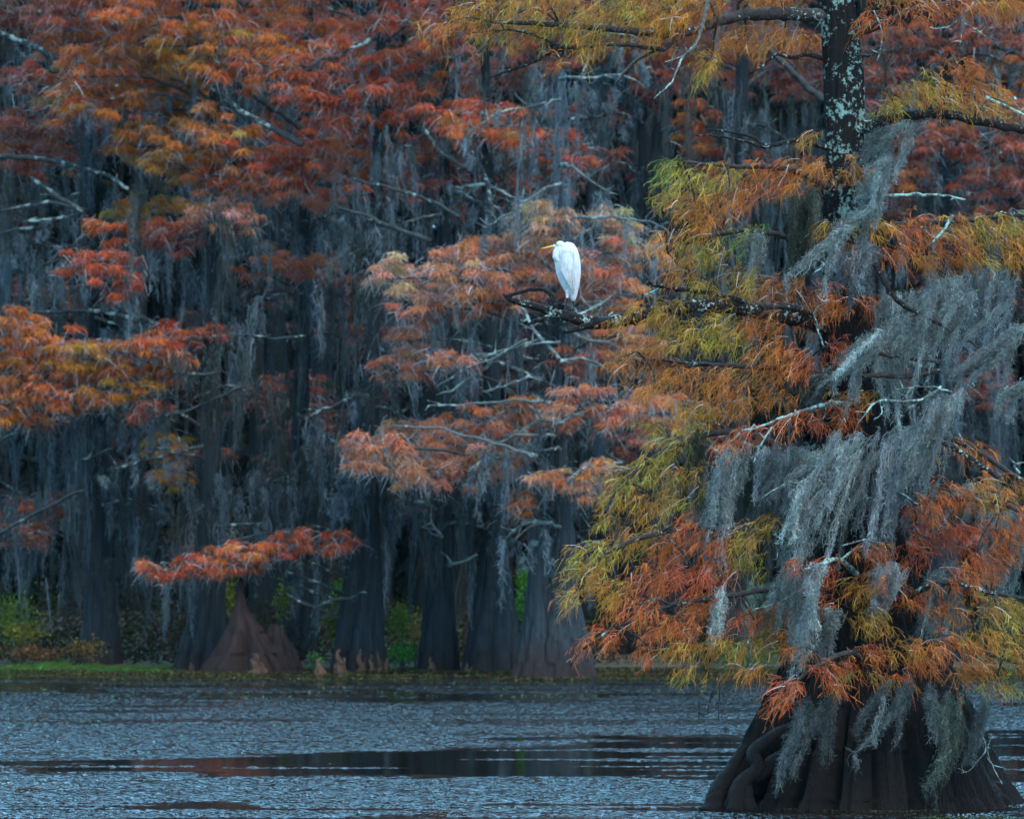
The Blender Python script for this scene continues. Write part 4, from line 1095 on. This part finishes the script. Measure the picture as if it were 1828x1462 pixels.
for B in BOUGHS:
    dd = B.get('dD', 0.0)
    pts = B['limb']
    n = len(pts)
    Ds = [D1 + (dd if k else 0) * min(1, k / 1.5) - .12 * k * (1 if dd <= 0 else -1) for k in range(n)]
    s = Soup()
    pp = [P(x, y, Ds[k]) for k, (x, y) in enumerate(pts)]
    tube(s, pp, np.linspace(B['r'][0], B['r'][1], n) * D1 / FPX * .85, sides=9, step=.05, knob=.14, wob=.006)
    lf, tw = Soup(), Soup()
    side_of = 1 if pts[-1][0] > pts[0][0] else -1
    for (px, py, rx, ry, code) in B['m']:
        k = int(np.argmin([(px - x) ** 2 + (py - y) ** 2 for x, y in pts]))
        Dm = Ds[k] + float(rng.uniform(-.35, .25))
        if 1430 < px < 1620 and py > 280:
            Dm = min(Dm, D1 - .35 - .0007 * max(0, py - 300))
        c = P(px, py - ry * .3, Dm)
        a = pp[k]
        tube(s, [a, (a + c) / 2 + np.array([0, 0, .05]), c, c + np.array([side_of * rx * .6, 0, -ry * .4]) * Dm / FPX], [.016, .011, .007, .003], sides=5, step=.06, knob=.12, wob=.006)
        near_mass(lf, tw, px, py, rx, ry, code, Dm, side_of if abs(px - 1520) > 60 else rng.choice([-1, 1]))
    br = s.build('branch', MATS[B['mat']], near, smooth=True)
    lf.build('foliage', M_leaf, br)
    tag(tw.build('twigs', M_twig, br), kind='stuff')

# bare limbs
BARE = [
    ([(1470, 105), (1440, 97), (1420, 104), (1385, 100), (1360, 120), (1335, 135)], 8, 2, 'perch', 0), ([(1478, 265), (1440, 254), (1420, 250), (1370, 262), (1330, 252), (1290, 245), (1242, 242)], 9, 2, 'perch', -.2),
    ([(1370, 262), (1340, 244), (1300, 235), (1270, 232), (1250, 242)], 5, 2, 'perch', -.2), ([(1528, 352), (1580, 350), (1640, 348), (1690, 350), (1722, 358)], 6, 3, 'dead', -.3), ([(1530, 100), (1560, 98), (1565, 88)], 5, 2, 'limb', -.2),
    ([(1220, 60), (1190, 85), (1175, 88), (1100, 80), (1010, 85), (965, 68), (920, 55), (842, 58)], 8, 2, 'limb', -.5), ([(1015, 84), (985, 95), (950, 112), (872, 140)], 6, 3, 'perch', -.5), ([(920, 56), (960, 52), (1030, 42)], 3, 1, 'dead', -.5),
    ([(1175, 88), (1130, 115), (1100, 150)], 5, 2, 'limb', -.5), ([(1268, -10), (1250, 55), (1245, 75), (1215, 110), (1200, 145), (1168, 176)], 5, 2, 'dead', -.9), ([(1246, 72), (1220, 100), (1185, 112)], 3, 1, 'dead', -.9),
    ([(1330, 540), (1270, 522), (1240, 520), (1180, 512), (1155, 503)], 8, 5, 'perch', -.3), ([(1180, 512), (1165, 522), (1152, 526)], 4, 3, 'dead', -.3), ([(1560, 470), (1600, 535), (1640, 560), (1680, 580)], 8, 5, 'perch', -1.0),
    ([(1570, 632), (1620, 640), (1680, 645)], 6, 3, 'limb', -1.0), ([(1540, 670), (1620, 672), (1683, 660)], 8, 6, 'limb', -1.0), ([(1660, 775), (1720, 810), (1765, 840), (1800, 870)], 8, 4, 'perch', -.9), ([(1720, 600), (1745, 620), (1680, 580)], 3, 2, 'limb', -.9),
    ([(1580, 885), (1600, 884), (1625, 872)], 8, 7, 'limb', -.7), ([(1760, 175), (1790, 188), (1840, 212)], 6, 5, 'dead', -.4), ([(1700, 385), (1685, 410), (1660, 438)], 5, 3, 'dead', -.9), ([(1740, 5), (1720, 30), (1715, 80)], 3, 1, 'dead', -.6),
    ([(1720, 30), (1690, 48), (1665, 52)], 2, 1, 'dead', -.6), ([(1718, 40), (1740, 52), (1760, 65)], 2, 1, 'dead', -.6), ([(1440, 455), (1470, 470), (1450, 490)], 4, 2, 'dead', -.9), ([(1680, 690), (1640, 715), (1570, 716), (1545, 735), (1530, 760)], 4, 2, 'dead', -1.25),
    ([(1570, 716), (1575, 735), (1560, 750)], 2, 1, 'dead', -1.25), ([(1700, 700), (1660, 690), (1600, 695)], 3, 1, 'dead', -1.25), ([(1380, 760), (1360, 790), (1345, 825)], 3, 2, 'dead', -1.0), ([(1450, 860), (1400, 865), (1350, 895)], 2.5, 1, 'dead', -1.1),
    ([(1500, 865), (1510, 880), (1535, 780)], 2, 1, 'dead', -1.1), ([(1820, 845), (1812, 830), (1840, 825)], 4, 2, 'dead', -.8), ([(1500, 975), (1540, 965), (1580, 970)], 3, 1.5, 'dead', -1.2), ([(1545, 890), (1600, 880), (1640, 900)], 3, 2, 'dead', -.9),
    ([(1455, 1005), (1445, 1030), (1400, 1070), (1340, 1090)], 3, 1, 'dead', -1.2), ([(1560, 1310), (1530, 1340), (1510, 1335)], 2.5, 1.5, 'dead', -1.0), ([(1740, 1290), (1760, 1330), (1735, 1370), (1715, 1380)], 2, 1, 'dead', -1.05), ([(1770, 1310), (1765, 1350), (1790, 1400)], 2, 1, 'dead', -1.0), ([(1690, 1225), (1712, 1234), (1725, 1228)], 6, 4, 'limb', -.9),
    ([(1560, 20), (1575, 60), (1565, 110)], 2, 1, 'dead', -.5), ([(1470, 620), (1455, 560), (1475, 535)], 2.5, 1, 'dead', -.9), ([(1800, 690), (1780, 705), (1830, 680)], 3, 2, 'dead', -.5),
]
for pl, r0, r1, mt, dd in BARE:
    s = Soup()
    pp = [P(x, y, D1 + dd - .03 * k) for k, (x, y) in enumerate(pl)]
    tube(s, pp, np.linspace(r0, r1, len(pp)) * D1 / FPX * .62, sides=8, step=.035, knob=.2, wob=.006)
    for k in range(3):
        f = rng.uniform(.2, 1) * (len(pp) - 1.01); i0 = int(f); q0 = pp[i0] + (pp[i0 + 1] - pp[i0]) * (f - i0)
        q1 = q0 + np.array([rng.uniform(-.14, .14), rng.uniform(-.1, .1), rng.uniform(-.05, .1)])
        tube(s, [q0, (q0 + q1) / 2 + rng.normal(size=3) * .012, q1], [.006, .005, .002], sides=5, step=.03)
    s.build('branch', MATS[mt], near, smooth=True)

# the perch limb with its loop
DP = D1 - .45
s = Soup()
k_ = DP / FPX
tube(s, [P(x, y, d) for x, y, d in [(1500, 590, D1), (1400, 565, D1 - .15), (1300, 548, D1 - .3), (1230, 547, DP), (1165, 560, DP), (1120, 570, DP), (1070, 576, DP), (1030, 570, DP), (1000, 562, DP), (975, 554, DP), (950, 546, DP), (925, 541, DP), (905, 530, DP), (895, 526, DP)]],
     np.array([13, 13, 12, 11.5, 11.5, 11, 11, 10, 9, 8, 6.5, 5.5, 4.5, 1.5]) * k_, sides=14, step=.03, knob=.2, wob=.008)
tube(s, [P(x, y, d) for x, y, d in [(903, 529, DP), (918, 524, DP - .02), (940, 519, DP - .04), (962, 516, DP - .05), (978, 521, DP - .05), (986, 532, DP - .04), (990, 545, DP - .02), (985, 556, DP)]],
     np.array([3.6, 3.4, 3.4, 3.7, 4.2, 5, 6, 7]) * k_, sides=10, step=.025, knob=.2, wob=.006)
tube(s, [P(x, y, DP - .05) for x, y in [(985, 562), (970, 569), (955, 573), (943, 580)]], np.array([6, 4, 4, 2]) * k_, sides=9, step=.02, knob=.2)
tube(s, [P(x, y, DP - .08) for x, y in [(1060, 580), (1040, 584), (1022, 590), (1005, 592)]], np.array([8, 6, 4.5, 3]) * k_, sides=9, step=.02, knob=.2)
tube(s, [P(x, y, DP) for x, y in [(1083, 572), (1090, 562), (1094, 557)]], np.array([4, 3, 1]) * k_, sides=7, step=.02)
tube(s, [P(x, y, DP) for x, y in [(988, 548), (994, 543), (998, 542)]], np.array([4, 3, 1]) * k_, sides=7, step=.02)
pb = s.build('branch', M_perch, near, smooth=True)
lf, tw = Soup(), Soup()
for px, py, rx, ry, code in [(1130, 552, 34, 13, 'OL'), (1165, 545, 30, 14, 'OL'), (1110, 572, 16, 9, 'LO'), (1200, 555, 40, 22, 'LO')]:
    near_mass(lf, tw, px, py, rx, ry, code, DP - .1, -1)
lf.build('foliage', M_leaf, pb); tag(tw.build('twigs', M_twig, pb), kind='stuff')

# ------------------------------------------------------------------ moss on the near cypress: each curtain lifts away by itself
GREY, DARK, PALE, OLIVE = (.185, .21, .198), (.06, .065, .048), (.265, .295, .28), (.15, .175, .13)
MOSSES = [
    ([(1625, 212), (1590, 245), (1545, 300)], 44, 30, GREY, -.5, 'grey moss swept from the big lichened right limb to the trunk'),
    ([(1562, 300), (1560, 350), (1545, 385), (1500, 400)], 36, 30, GREY, -.75, 'grey moss rope right of the upper trunk beneath the swept one'),
    ([(1432, 335), (1436, 400), (1430, 475)], 40, 30, DARK, -.3, 'brownish dark moss hanging under the upper left orange bough'),
    ([(1530, 395), (1470, 440), (1410, 495)], 22, 14, GREY, -1.0, 'thin diagonal moss rope slanting down left under the upper right bough'),
    ([(1540, 425), (1530, 470), (1550, 520)], 70, 50, (.19, .21, .22), -.55, 'dim broad moss tuft on the mid trunk'),
    ([(1352, 410), (1350, 440), (1352, 475)], 44, 22, GREY, -.4, 'short grey moss tuft below the green left spray'),
    ([(1660, 510), (1635, 580), (1600, 650), (1610, 720)], 120, 80, GREY, -.85, 'widest grey moss sheet right of the trunk under the orange right bough'),
    ([(1838, 570), (1790, 620), (1740, 665), (1700, 705)], 24, 24, GREY, -.8, 'long thin moss rope slanting in from the right'),
    ([(1570, 590), (1520, 640), (1465, 690)], 46, 30, GREY, -1.15, 'moss rope slanting left just above the red mid bough'),
    ([(1500, 650), (1450, 690), (1440, 720)], 60, 40, DARK, -.45, 'dark moss heap behind the red mid bough'),
    ([(1695, 690), (1672, 745), (1640, 800), (1605, 850)], 58, 36, PALE, -1.2, 'pale moss sheet fanning down from the white curved twigs'),
    ([(1318, 790), (1300, 850), (1288, 910), (1278, 965)], 36, 40, PALE, -.9, 'pale upright moss tail left of the hanging row, beside the dark one'),
    ([(1250, 765), (1242, 830), (1240, 900)], 22, 20, DARK, -.5, 'narrow brown moss tail farthest left of the hanging row'),
    ([(1395, 790), (1378, 840), (1365, 890)], 42, 46, (.2, .22, .22), -.6, 'dim grey moss tail between the two pale ones'),
    ([(1520, 765), (1475, 840), (1430, 920), (1405, 1005)], 70, 54, PALE, -1.15, 'longest pale moss curtain below the red mid bough'),
    ([(1440, 790), (1430, 830), (1400, 880)], 40, 40, GREY, -.8, 'short grey moss curtain just left of the longest one'),
    ([(1560, 790), (1525, 860), (1490, 940), (1475, 990)], 36, 22, GREY, -.95, 'slim grey moss tail along the right of the longest curtain'),
    ([(1620, 760), (1590, 850), (1575, 930), (1575, 985)], 76, 44, (.22, .245, .25), -.9, 'broad straight moss sheet in front of the dark trunk'),
    ([(1455, 1000), (1440, 1060), (1425, 1130), (1412, 1215)], 34, 26, PALE, -1.45, 'pale moss tail low in front of the dark gap above the base'),
    ([(1420, 1010), (1400, 1050), (1390, 1090)], 30, 24, GREY, -1.2, 'small grey moss wisp left of the low pale tail'),
    ([(1287, 1040), (1282, 1090), (1280, 1140)], 22, 22, PALE, -.9, 'small pale moss tail among the lower left red sprays'),
    ([(1450, 1235), (1440, 1290), (1420, 1330), (1405, 1372)], 40, 8, (.105, .122, .118), -1.3, 'grey moss hanging over the left of the fluted base'),
    ([(1632, 1205), (1600, 1265), (1560, 1310), (1520, 1345)], 18, 6, (.105, .122, .118), -1.3, 'thin moss rope slanting across the middle of the fluted base'),
    ([(1700, 1225), (1705, 1290), (1695, 1350), (1660, 1405)], 40, 12, (.10, .12, .095), -1.15, 'greenish grey moss over the right of the fluted base'),
    ([(1590, 1215), (1560, 1260), (1540, 1300)], 12, 5, (.105, .122, .118), -1.25, 'faint moss wisp on the fluted base left of the slanting rope'),
    ([(1490, 1230), (1478, 1280), (1470, 1345)], 16, 5, (.105, .122, .118), -1.25, 'thin straight moss strand on the fluted base between the left and the slanting ropes'),
    ([(1660, 1215), (1668, 1270), (1672, 1310)], 14, 5, (.105, .122, .118), -1.25, 'thin short moss strand on the fluted base left of the greenish moss'),
    ([(1760, 1235), (1748, 1300), (1740, 1340)], 22, 6, (.105, .122, .118), -1.0, 'dim moss wisp at the right slope of the fluted base above the bare twigs'),
    ([(1740, 855), (1710, 905), (1690, 960)], 60, 50, (.19, .22, .2), -.45, 'green grey moss under the lower right dark limb'),
    ([(1800, 900), (1795, 980), (1790, 1060)], 70, 50, GREY, -.35, 'grey moss sheet at the right edge behind red sprays'),
    ([(1690, 1000), (1680, 1070), (1665, 1140)], 50, 40, GREY, -.75, 'grey moss hanging among the lower right red sprays'),
    ([(1590, 1000), (1580, 1050), (1570, 1090)], 50, 30, (.2, .23, .24), -.95, 'dim grey moss just right of the low pale tail'),
    ([(1770, 470), (1765, 540), (1750, 600)], 90, 50, (.2, .22, .22), -.4, 'hazy grey moss below the end of the right orange bough'),
    ([(1700, 490), (1690, 560), (1680, 640)], 60, 50, GREY, -.6, 'grey moss strip between the hazy one and the widest sheet'),
    ([(1840, 680), (1810, 705), (1785, 722)], 18, 10, GREY, -.6, 'small moss wisp at the right edge below the thin slanting rope'),
    ([(1380, 1030), (1360, 1090), (1345, 1160)], 50, 40, OLIVE, -.3, 'olive moss behind the lower left sprays'),
    ([(1350, 780), (1335, 850), (1335, 900)], 40, 40, DARK, -.2, 'dark moss hollow between the pale upright tail and the dim one'),
    ([(1460, 870), (1500, 930), (1450, 1000)], 60, 50, DARK, -.3, 'dark moss mass behind the longest pale curtain'),
    ([(1250, 1080), (1250, 1130), (1252, 1215)], 24, 14, DARK, -.2, 'dark stringy moss above the dangling sticks'),
    ([(1470, 1080), (1465, 1120), (1460, 1160)], 40, 30, GREY, -1.0, 'short grey moss between the low pale tail and the olive sprays'),
    ([(1560, 310), (1585, 290), (1578, 330)], 26, 14, GREY, -.85, 'curly moss knot beside the upper trunk'),
]
for spine, w0, w1, base, dd, lab in MOSSES:
    D = D1 + dd
    sp, ww = smooth_path([P(x, y, D) for x, y in spine], np.linspace(w0, w1, len(spine)) * D / FPX, .02)
    m = len(sp)
    length = np.sum(np.linalg.norm(np.diff(sp, axis=0), axis=1))
    s = Soup()
    area = length * (w0 + w1) / 2 * D / FPX
    n = int(260 + area * 6800)
    # many separate tassels, each with its own start, drift and ragged length
    nc = max(6, int((w0 + w1) / 5))
    tph = rng.normal(size=nc) * .36; ts = rng.uniform(0, .38, nc) ** 1.4; te = rng.uniform(.35, 1.12, nc)
    te = np.maximum(te, ts + .3); te[np.abs(tph) < .2] += .12
    drift = rng.normal(size=nc) * .05; tw_ = rng.uniform(.006, .022, nc) * (1 + area); ty = rng.normal(size=nc) * .11; tpha = rng.uniform(0, 6.28, nc)
    ic = rng.integers(0, nc, n)
    S = 7
    sl = rng.uniform(.05, .2, n) * min(1.0, .6 / length + .2)
    a0 = rng.uniform(0, 1, n) ** 1.15
    tt = ts[ic][:, None] + (te - ts)[ic][:, None] * a0[:, None] + sl[:, None] * np.linspace(0, 1, S)[None, :]
    over = np.maximum(0, tt - 1)
    f = np.clip(tt, 0, 1) * (m - 1.001); i0 = f.astype(int); fr = (f - i0)[..., None]
    cen = sp[i0] * (1 - fr) + sp[i0 + 1] * fr
    wid = ww[i0]
    rel = np.clip((tt - ts[ic][:, None]) / (te - ts)[ic][:, None], 0, 1.1)
    thick = tw_[ic][:, None] * (1.15 - rel) * np.clip(rel * 6 + .35, 0, 1)
    pts = cen + np.cumsum(rng.normal(size=(n, S, 3)), axis=1) * .011
    pts[..., 0] += tph[ic][:, None] * wid * (1 - .2 * rel) + rng.normal(size=(n, 1)) * thick + drift[ic][:, None] * rel + .012 * np.sin(tt * length * 14 + tpha[ic][:, None])
    pts[..., 1] += ty[ic][:, None] * min(1, w0 / 40) + rng.normal(size=(n, 1)) * thick * 1.2
    pts[..., 2] -= over * length
    # many tassels let go of the swept rope and hang straight down
    free = (rng.uniform(size=nc) < .3)[ic]
    st_ = sp[(np.clip(ts[ic] * 1.6, 0, .95) * (m - 1)).astype(int)]
    fl = (length * rng.uniform(.3, .75, nc))[ic] + .12
    hang = st_[:, None, :] + np.stack([-.22 * rel * fl[:, None] + tph[ic][:, None] * wid * .9 + .012 * np.sin(rel * 7 + tpha[ic][:, None]), ty[ic][:, None] * np.ones_like(rel), -rel * fl[:, None]], -1)
    hang[..., 0] += rng.normal(size=(n, 1)) * thick
    hang[..., 1] += rng.normal(size=(n, 1)) * thick
    hang += np.cumsum(rng.normal(size=(n, S, 3)), axis=1) * .009
    pts = np.where(free[:, None, None], hang, pts)
    ccol = np.exp(rng.normal(size=nc) * .35)
    sc_ = moss_col(n, base, .28) * ccol[ic][:, None]
    ribbons(s, pts, rng.uniform(.0022, .0045, n)[:, None] * np.array([.4, .9, 1, 1, .9, .6, .2])[None, :], sc_)
    # curled fuzz
    k = n * 4
    ii = rng.integers(0, n, k); jj = rng.integers(0, S, k)
    st = pts[ii, jj] + rng.normal(size=(k, 3)) * .006
    d1 = unit(rng.normal(size=(k, 3)) + np.array([0, 0, -.25])); d2 = unit(rng.normal(size=(k, 3)) + np.array([0, 0, -.4]))
    L = rng.uniform(.012, .045, k)[:, None]
    q = np.stack([st, st + d1 * L * .5, st + d1 * L * .8 + d2 * L * .4, st + d1 * L * .6 + d2 * L * .9], 1)
    ribbons(s, q, rng.uniform(.0022, .0045, k)[:, None] * np.array([.8, 1, .8, .2])[None, :], sc_[ii] * np.exp(rng.normal(size=(k, 1)) * .25))
    tag(s.build('moss_curtain', M_moss), lab, 'moss', 'moss curtains on the near cypress')


# ------------------------------------------------------------------ the egret
def egret():
    D = DP
    k = D / FPX
    base = P(1015, 556, D)
    s = Soup()

    def loft(rings, sides=28):
        """rings: (column,row,half width px,half depth px, depth offset px) -> closed skin, stacked along the body"""
        vs = []
        th = np.arange(sides) / sides * 2 * math.pi
        c = np.array([P(r[0], r[1], D) + np.array([0, r[4] * k, 0]) for r in rings])
        tn = unit(np.gradient(c, axis=0))
        for i, r in enumerate(rings):
            u = np.array([1.0, 0, 0]); u = u - tn[i] * np.dot(u, tn[i])
            if np.linalg.norm(u) < .35:
                u = np.array([0, 0, 1.0]) - tn[i] * tn[i][2]
            u = u / np.linalg.norm(u)
            v = np.cross(tn[i], u)
            vs.append(c[i] + np.outer(np.cos(th) * r[2] * k, u) + np.outer(np.sin(th) * r[3] * k, v))
        n = len(rings)
        v = np.concatenate(vs)
        i = np.arange(n - 1)[:, None] * sides; j = np.arange(sides)[None, :]
        q = np.stack([i + j, i + (j + 1) % sides, i + sides + (j + 1) % sides, i + sides + j], -1).reshape(-1, 4)
        v = np.vstack([v, c[0], c[-1]]); kk = np.arange(sides)
        tr = np.vstack([np.stack([np.full(sides, n * sides), (kk + 1) % sides, kk], -1), np.stack([np.full(sides, n * sides + 1), (n - 1) * sides + kk, (n - 1) * sides + (kk + 1) % sides], -1)])
        s.add(v, quads=q, tris=tr)

    # back and folded wings, shoulders to tail tip
    loft([(1008, 434, 5, 5, 0), (1010, 438, 14, 12, 0), (1011, 446, 19, 17, 0), (1012, 456, 21.5, 20, 0), (1014, 468, 22, 21, 0), (1016, 480, 21.2, 20, 0), (1018, 492, 19, 18, 0), (1019.5, 504, 16.2, 15, 0), (1021, 515, 12.6, 11, 0), (1022.3, 525, 8.8, 7, 0), (1023, 532, 6, 4.5, 0), (1024, 537.5, 3, 2, 0)])
    # breast and belly in front
    loft([(1000, 450, 8, 9, -4), (999, 458, 10, 11, -4), (1001, 470, 11, 12, -3), (1005, 486, 12, 12, -2), (1010, 502, 11, 11, 0), (1014, 516, 8, 8, 0), (1016, 524, 4, 4, 0)])
    # neck folded back on the shoulders, then the head
    loft([(1006, 470, 5, 5, -8), (998, 466, 7.5, 7.5, -8), (993, 459, 7.2, 7, -8), (993, 451, 6.4, 6, -7), (997, 444, 6.5, 6, -6), (1002, 440, 6.5, 6, -5), (1006, 441, 5, 5, -4)])
    loft([(1007, 438.5, 3, 3, -6), (1004, 437.5, 6, 5.4, -6), (999.5, 437.3, 6.6, 5.6, -7), (995, 438.6, 5.4, 4.8, -7.5), (991, 440.2, 3.9, 3.6, -8), (987.5, 441.6, 2.6, 2.2, -8)])
    # shanks: thigh feathers, legs and toes
    for hip, ankle, foot in [((1013, 520), (1012, 538), (1007, 557)), ((1022, 524), (1024, 540), (1024, 553))]:
        dy = -6 * k if hip[0] < 1018 else 3 * k
        o = np.array([0, dy, 0])
        tube(s, [P(*hip, D) + o, P((hip[0] + ankle[0]) / 2, (hip[1] + ankle[1]) / 2 + 2, D) + o, P(*ankle, D) + o, P((ankle[0] + foot[0]) / 2 + .3, (ankle[1] + foot[1]) / 2, D) + o, P(*foot, D) + o], np.array([4, 2.6, 1.8, 1.55, 1.7]) * k, sides=10, step=.01, knob=0)
        f = P(*foot, D) + o
        for dx, dyy in [(-7, -3), (-5, -7), (-6, 3), (5, 2)]:
            tube(s, [f, f + np.array([dx * .5, dyy * .5, 1.2]) * k, f + np.array([dx, dyy, -1.5]) * k], np.array([1.2, 1.1, .5]) * k, sides=8, step=.008, knob=0)
    m, nt, out = mat_new('egret_plumage')
    lk = nt.links.new
    tc = nd(nt, 'ShaderNodeTexCoord'); sx = nd(nt, 'ShaderNodeSeparateXYZ'); lk(tc.outputs['Object'], sx.inputs[0])
    leg_top = (556 - 532.5) * k
    g = nd(nt, 'ShaderNodeMath', operation='GREATER_THAN'); lk(sx.outputs['Z'], g.inputs[0]); g.inputs[1].default_value = leg_top
    # the tail tip hangs lower than the hocks: keep it white by radius from the tail line
    tx = nd(nt, 'ShaderNodeMath', operation='SUBTRACT'); lk(sx.outputs['X'], tx.inputs[0]); tx.inputs[1].default_value = (1024 - 1015) * k
    ab = nd(nt, 'ShaderNodeMath', operation='ABSOLUTE'); lk(tx.outputs[0], ab.inputs[0])
    l1 = nd(nt, 'ShaderNodeMath', operation='LESS_THAN'); lk(ab.outputs[0], l1.inputs[0]); l1.inputs[1].default_value = 7 * k
    l2 = nd(nt, 'ShaderNodeMath', operation='GREATER_THAN'); lk(sx.outputs['Z'], l2.inputs[0]); l2.inputs[1].default_value = (556 - 538.2) * k
    an = nd(nt, 'ShaderNodeMath', operation='MULTIPLY'); lk(l1.outputs[0], an.inputs[0]); lk(l2.outputs[0], an.inputs[1])
    orr = nd(nt, 'ShaderNodeMath', operation='MAXIMUM'); lk(g.outputs[0], orr.inputs[0]); lk(an.outputs[0], orr.inputs[1])
    mp = nd(nt, 'ShaderNodeMapping'); mp.inputs['Scale'].default_value = (60, 60, 7); mp.inputs['Rotation'].default_value = (0, R(-8), 0); lk(tc.outputs['Object'], mp.inputs[0])
    nz = nd(nt, 'ShaderNodeTexNoise', i_Scale=1.0, i_Detail=4.0); lk(mp.outputs[0], nz.inputs[0])
    wr = ramp(nt, [(.3, (.46, .48, .50)), (.65, (.66, .665, .66))]); lk(nz.outputs['Fac'], wr.inputs[0])
    mx = nd(nt, 'ShaderNodeMix', data_type='RGBA'); lk(orr.outputs[0], mx.inputs[0]); mx.inputs[6].default_value = (.012, .012, .013, 1); lk(wr.outputs[0], mx.inputs[7])
    b = nd(nt, 'ShaderNodeBsdfPrincipled'); b.inputs['Roughness'].default_value = .75; lk(mx.outputs[2], b.inputs['Base Color'])
    bp = nd(nt, 'ShaderNodeBump'); bp.inputs['Strength'].default_value = .5; bp.inputs['Distance'].default_value = .02; lk(nz.outputs['Fac'], bp.inputs['Height']); lk(bp.outputs[0], b.inputs['Normal'])
    lk(b.outputs[0], out.inputs['Surface'])
    root = tag(empty('egret', base), 'white egret with yellow bill standing hunched on a lichened branch facing left', 'bird')
    body = s.build('body', m, root, smooth=True)
    md = body.modifiers.new('remesh', 'REMESH'); md.mode = 'VOXEL'; md.voxel_size = .0045; md.use_smooth_shade = True
    sm = body.modifiers.new('smooth', 'SMOOTH'); sm.iterations = 6; sm.factor = .5

    def plain(name, c, r):
        m, nt, out = mat_new(name)
        b = nd(nt, 'ShaderNodeBsdfPrincipled'); b.inputs['Base Color'].default_value = (*c, 1); b.inputs['Roughness'].default_value = r
        n = nd(nt, 'ShaderNodeTexNoise', i_Scale=60.0); rp = ramp(nt, [(.3, tuple(x * .85 for x in c)), (.7, c)]); nt.links.new(n.outputs['Fac'], rp.inputs[0]); nt.links.new(rp.outputs[0], b.inputs['Base Color'])
        nt.links.new(b.outputs[0], out.inputs['Surface'])
        return m
    s2 = Soup()
    o = np.array([0, -8 * k, 0])
    tube(s2, [P(991, 440.4, D) + o, P(984, 441.6, D) + o, P(974, 443.4, D) + o, P(965.5, 444.8, D) + o], np.array([2.6, 2.4, 1.6, .4]) * k, sides=10, step=.006, knob=0)
    s2.build('bill', plain('bill_yellow', (.72, .36, .03), .45), root, smooth=True)
    s3 = Soup()
    e = P(993.2, 439, D) + np.array([0, -12.2 * k, 0])
    tube(s3, [e + [0, -.9 * k, 0], e, e + [0, 1.5 * k, 0]], np.array([.5, 1.0, .9]) * k, sides=10, step=.002, knob=0)
    s3.build('eye', plain('eye_dark', (.25, .2, .03), .2), root, smooth=True)
    # wing plumes and the raised nape tuft
    s4 = Soup()
    n = 170
    st = np.stack([P(1011 + a, 447 + b_, D) for a, b_ in zip(rng.uniform(-12, 14, n), rng.uniform(0, 40, n))])
    st[:, 1] -= (19 - np.abs(rng.normal(size=n)) * .4) * k
    t = np.linspace(0, 1, 6)[None, :, None]
    en = np.stack([P(1022 + a, 520 + b_, D) for a, b_ in zip(rng.uniform(-6, 7, n), rng.uniform(-22, 8, n))])
    en[:, 1] -= 11 * k
    pts = st[:, None, :] * (1 - t) + en[:, None, :] * t
    pts[:, :, 1] -= (np.sin(np.linspace(0, 1, 6) * 3.14) * 3.5 * k)[None, :]
    ribbons(s4, pts, np.full((n, 6), .009) * np.array([.5, 1, 1, .9, .6, .15])[None, :], np.array([.60, .61, .61]) * np.exp(rng.normal(size=(n, 1)) * .05), ref=np.broadcast_to(np.array([0., 1, .0]), (n, 1, 3)) + rng.normal(size=(n, 1, 3)) * .25)
    a = P(1021, 440, D)
    pts = np.stack([[a + np.array([0, j * k, 0]), a + np.array([3, j, -.6]) * k, a + np.array([6 + j * .3, j, .3 - j * .2]) * k] for j in (-2, -1, 0, 1, 2)])
    ribbons(s4, pts, np.full((5, 3), .014) * np.array([1, 1, .4])[None, :], np.full((5, 3), .7))
    s4.build('plumes', M_moss if False else leaf_material('white_plumes', .2), root)


egret()
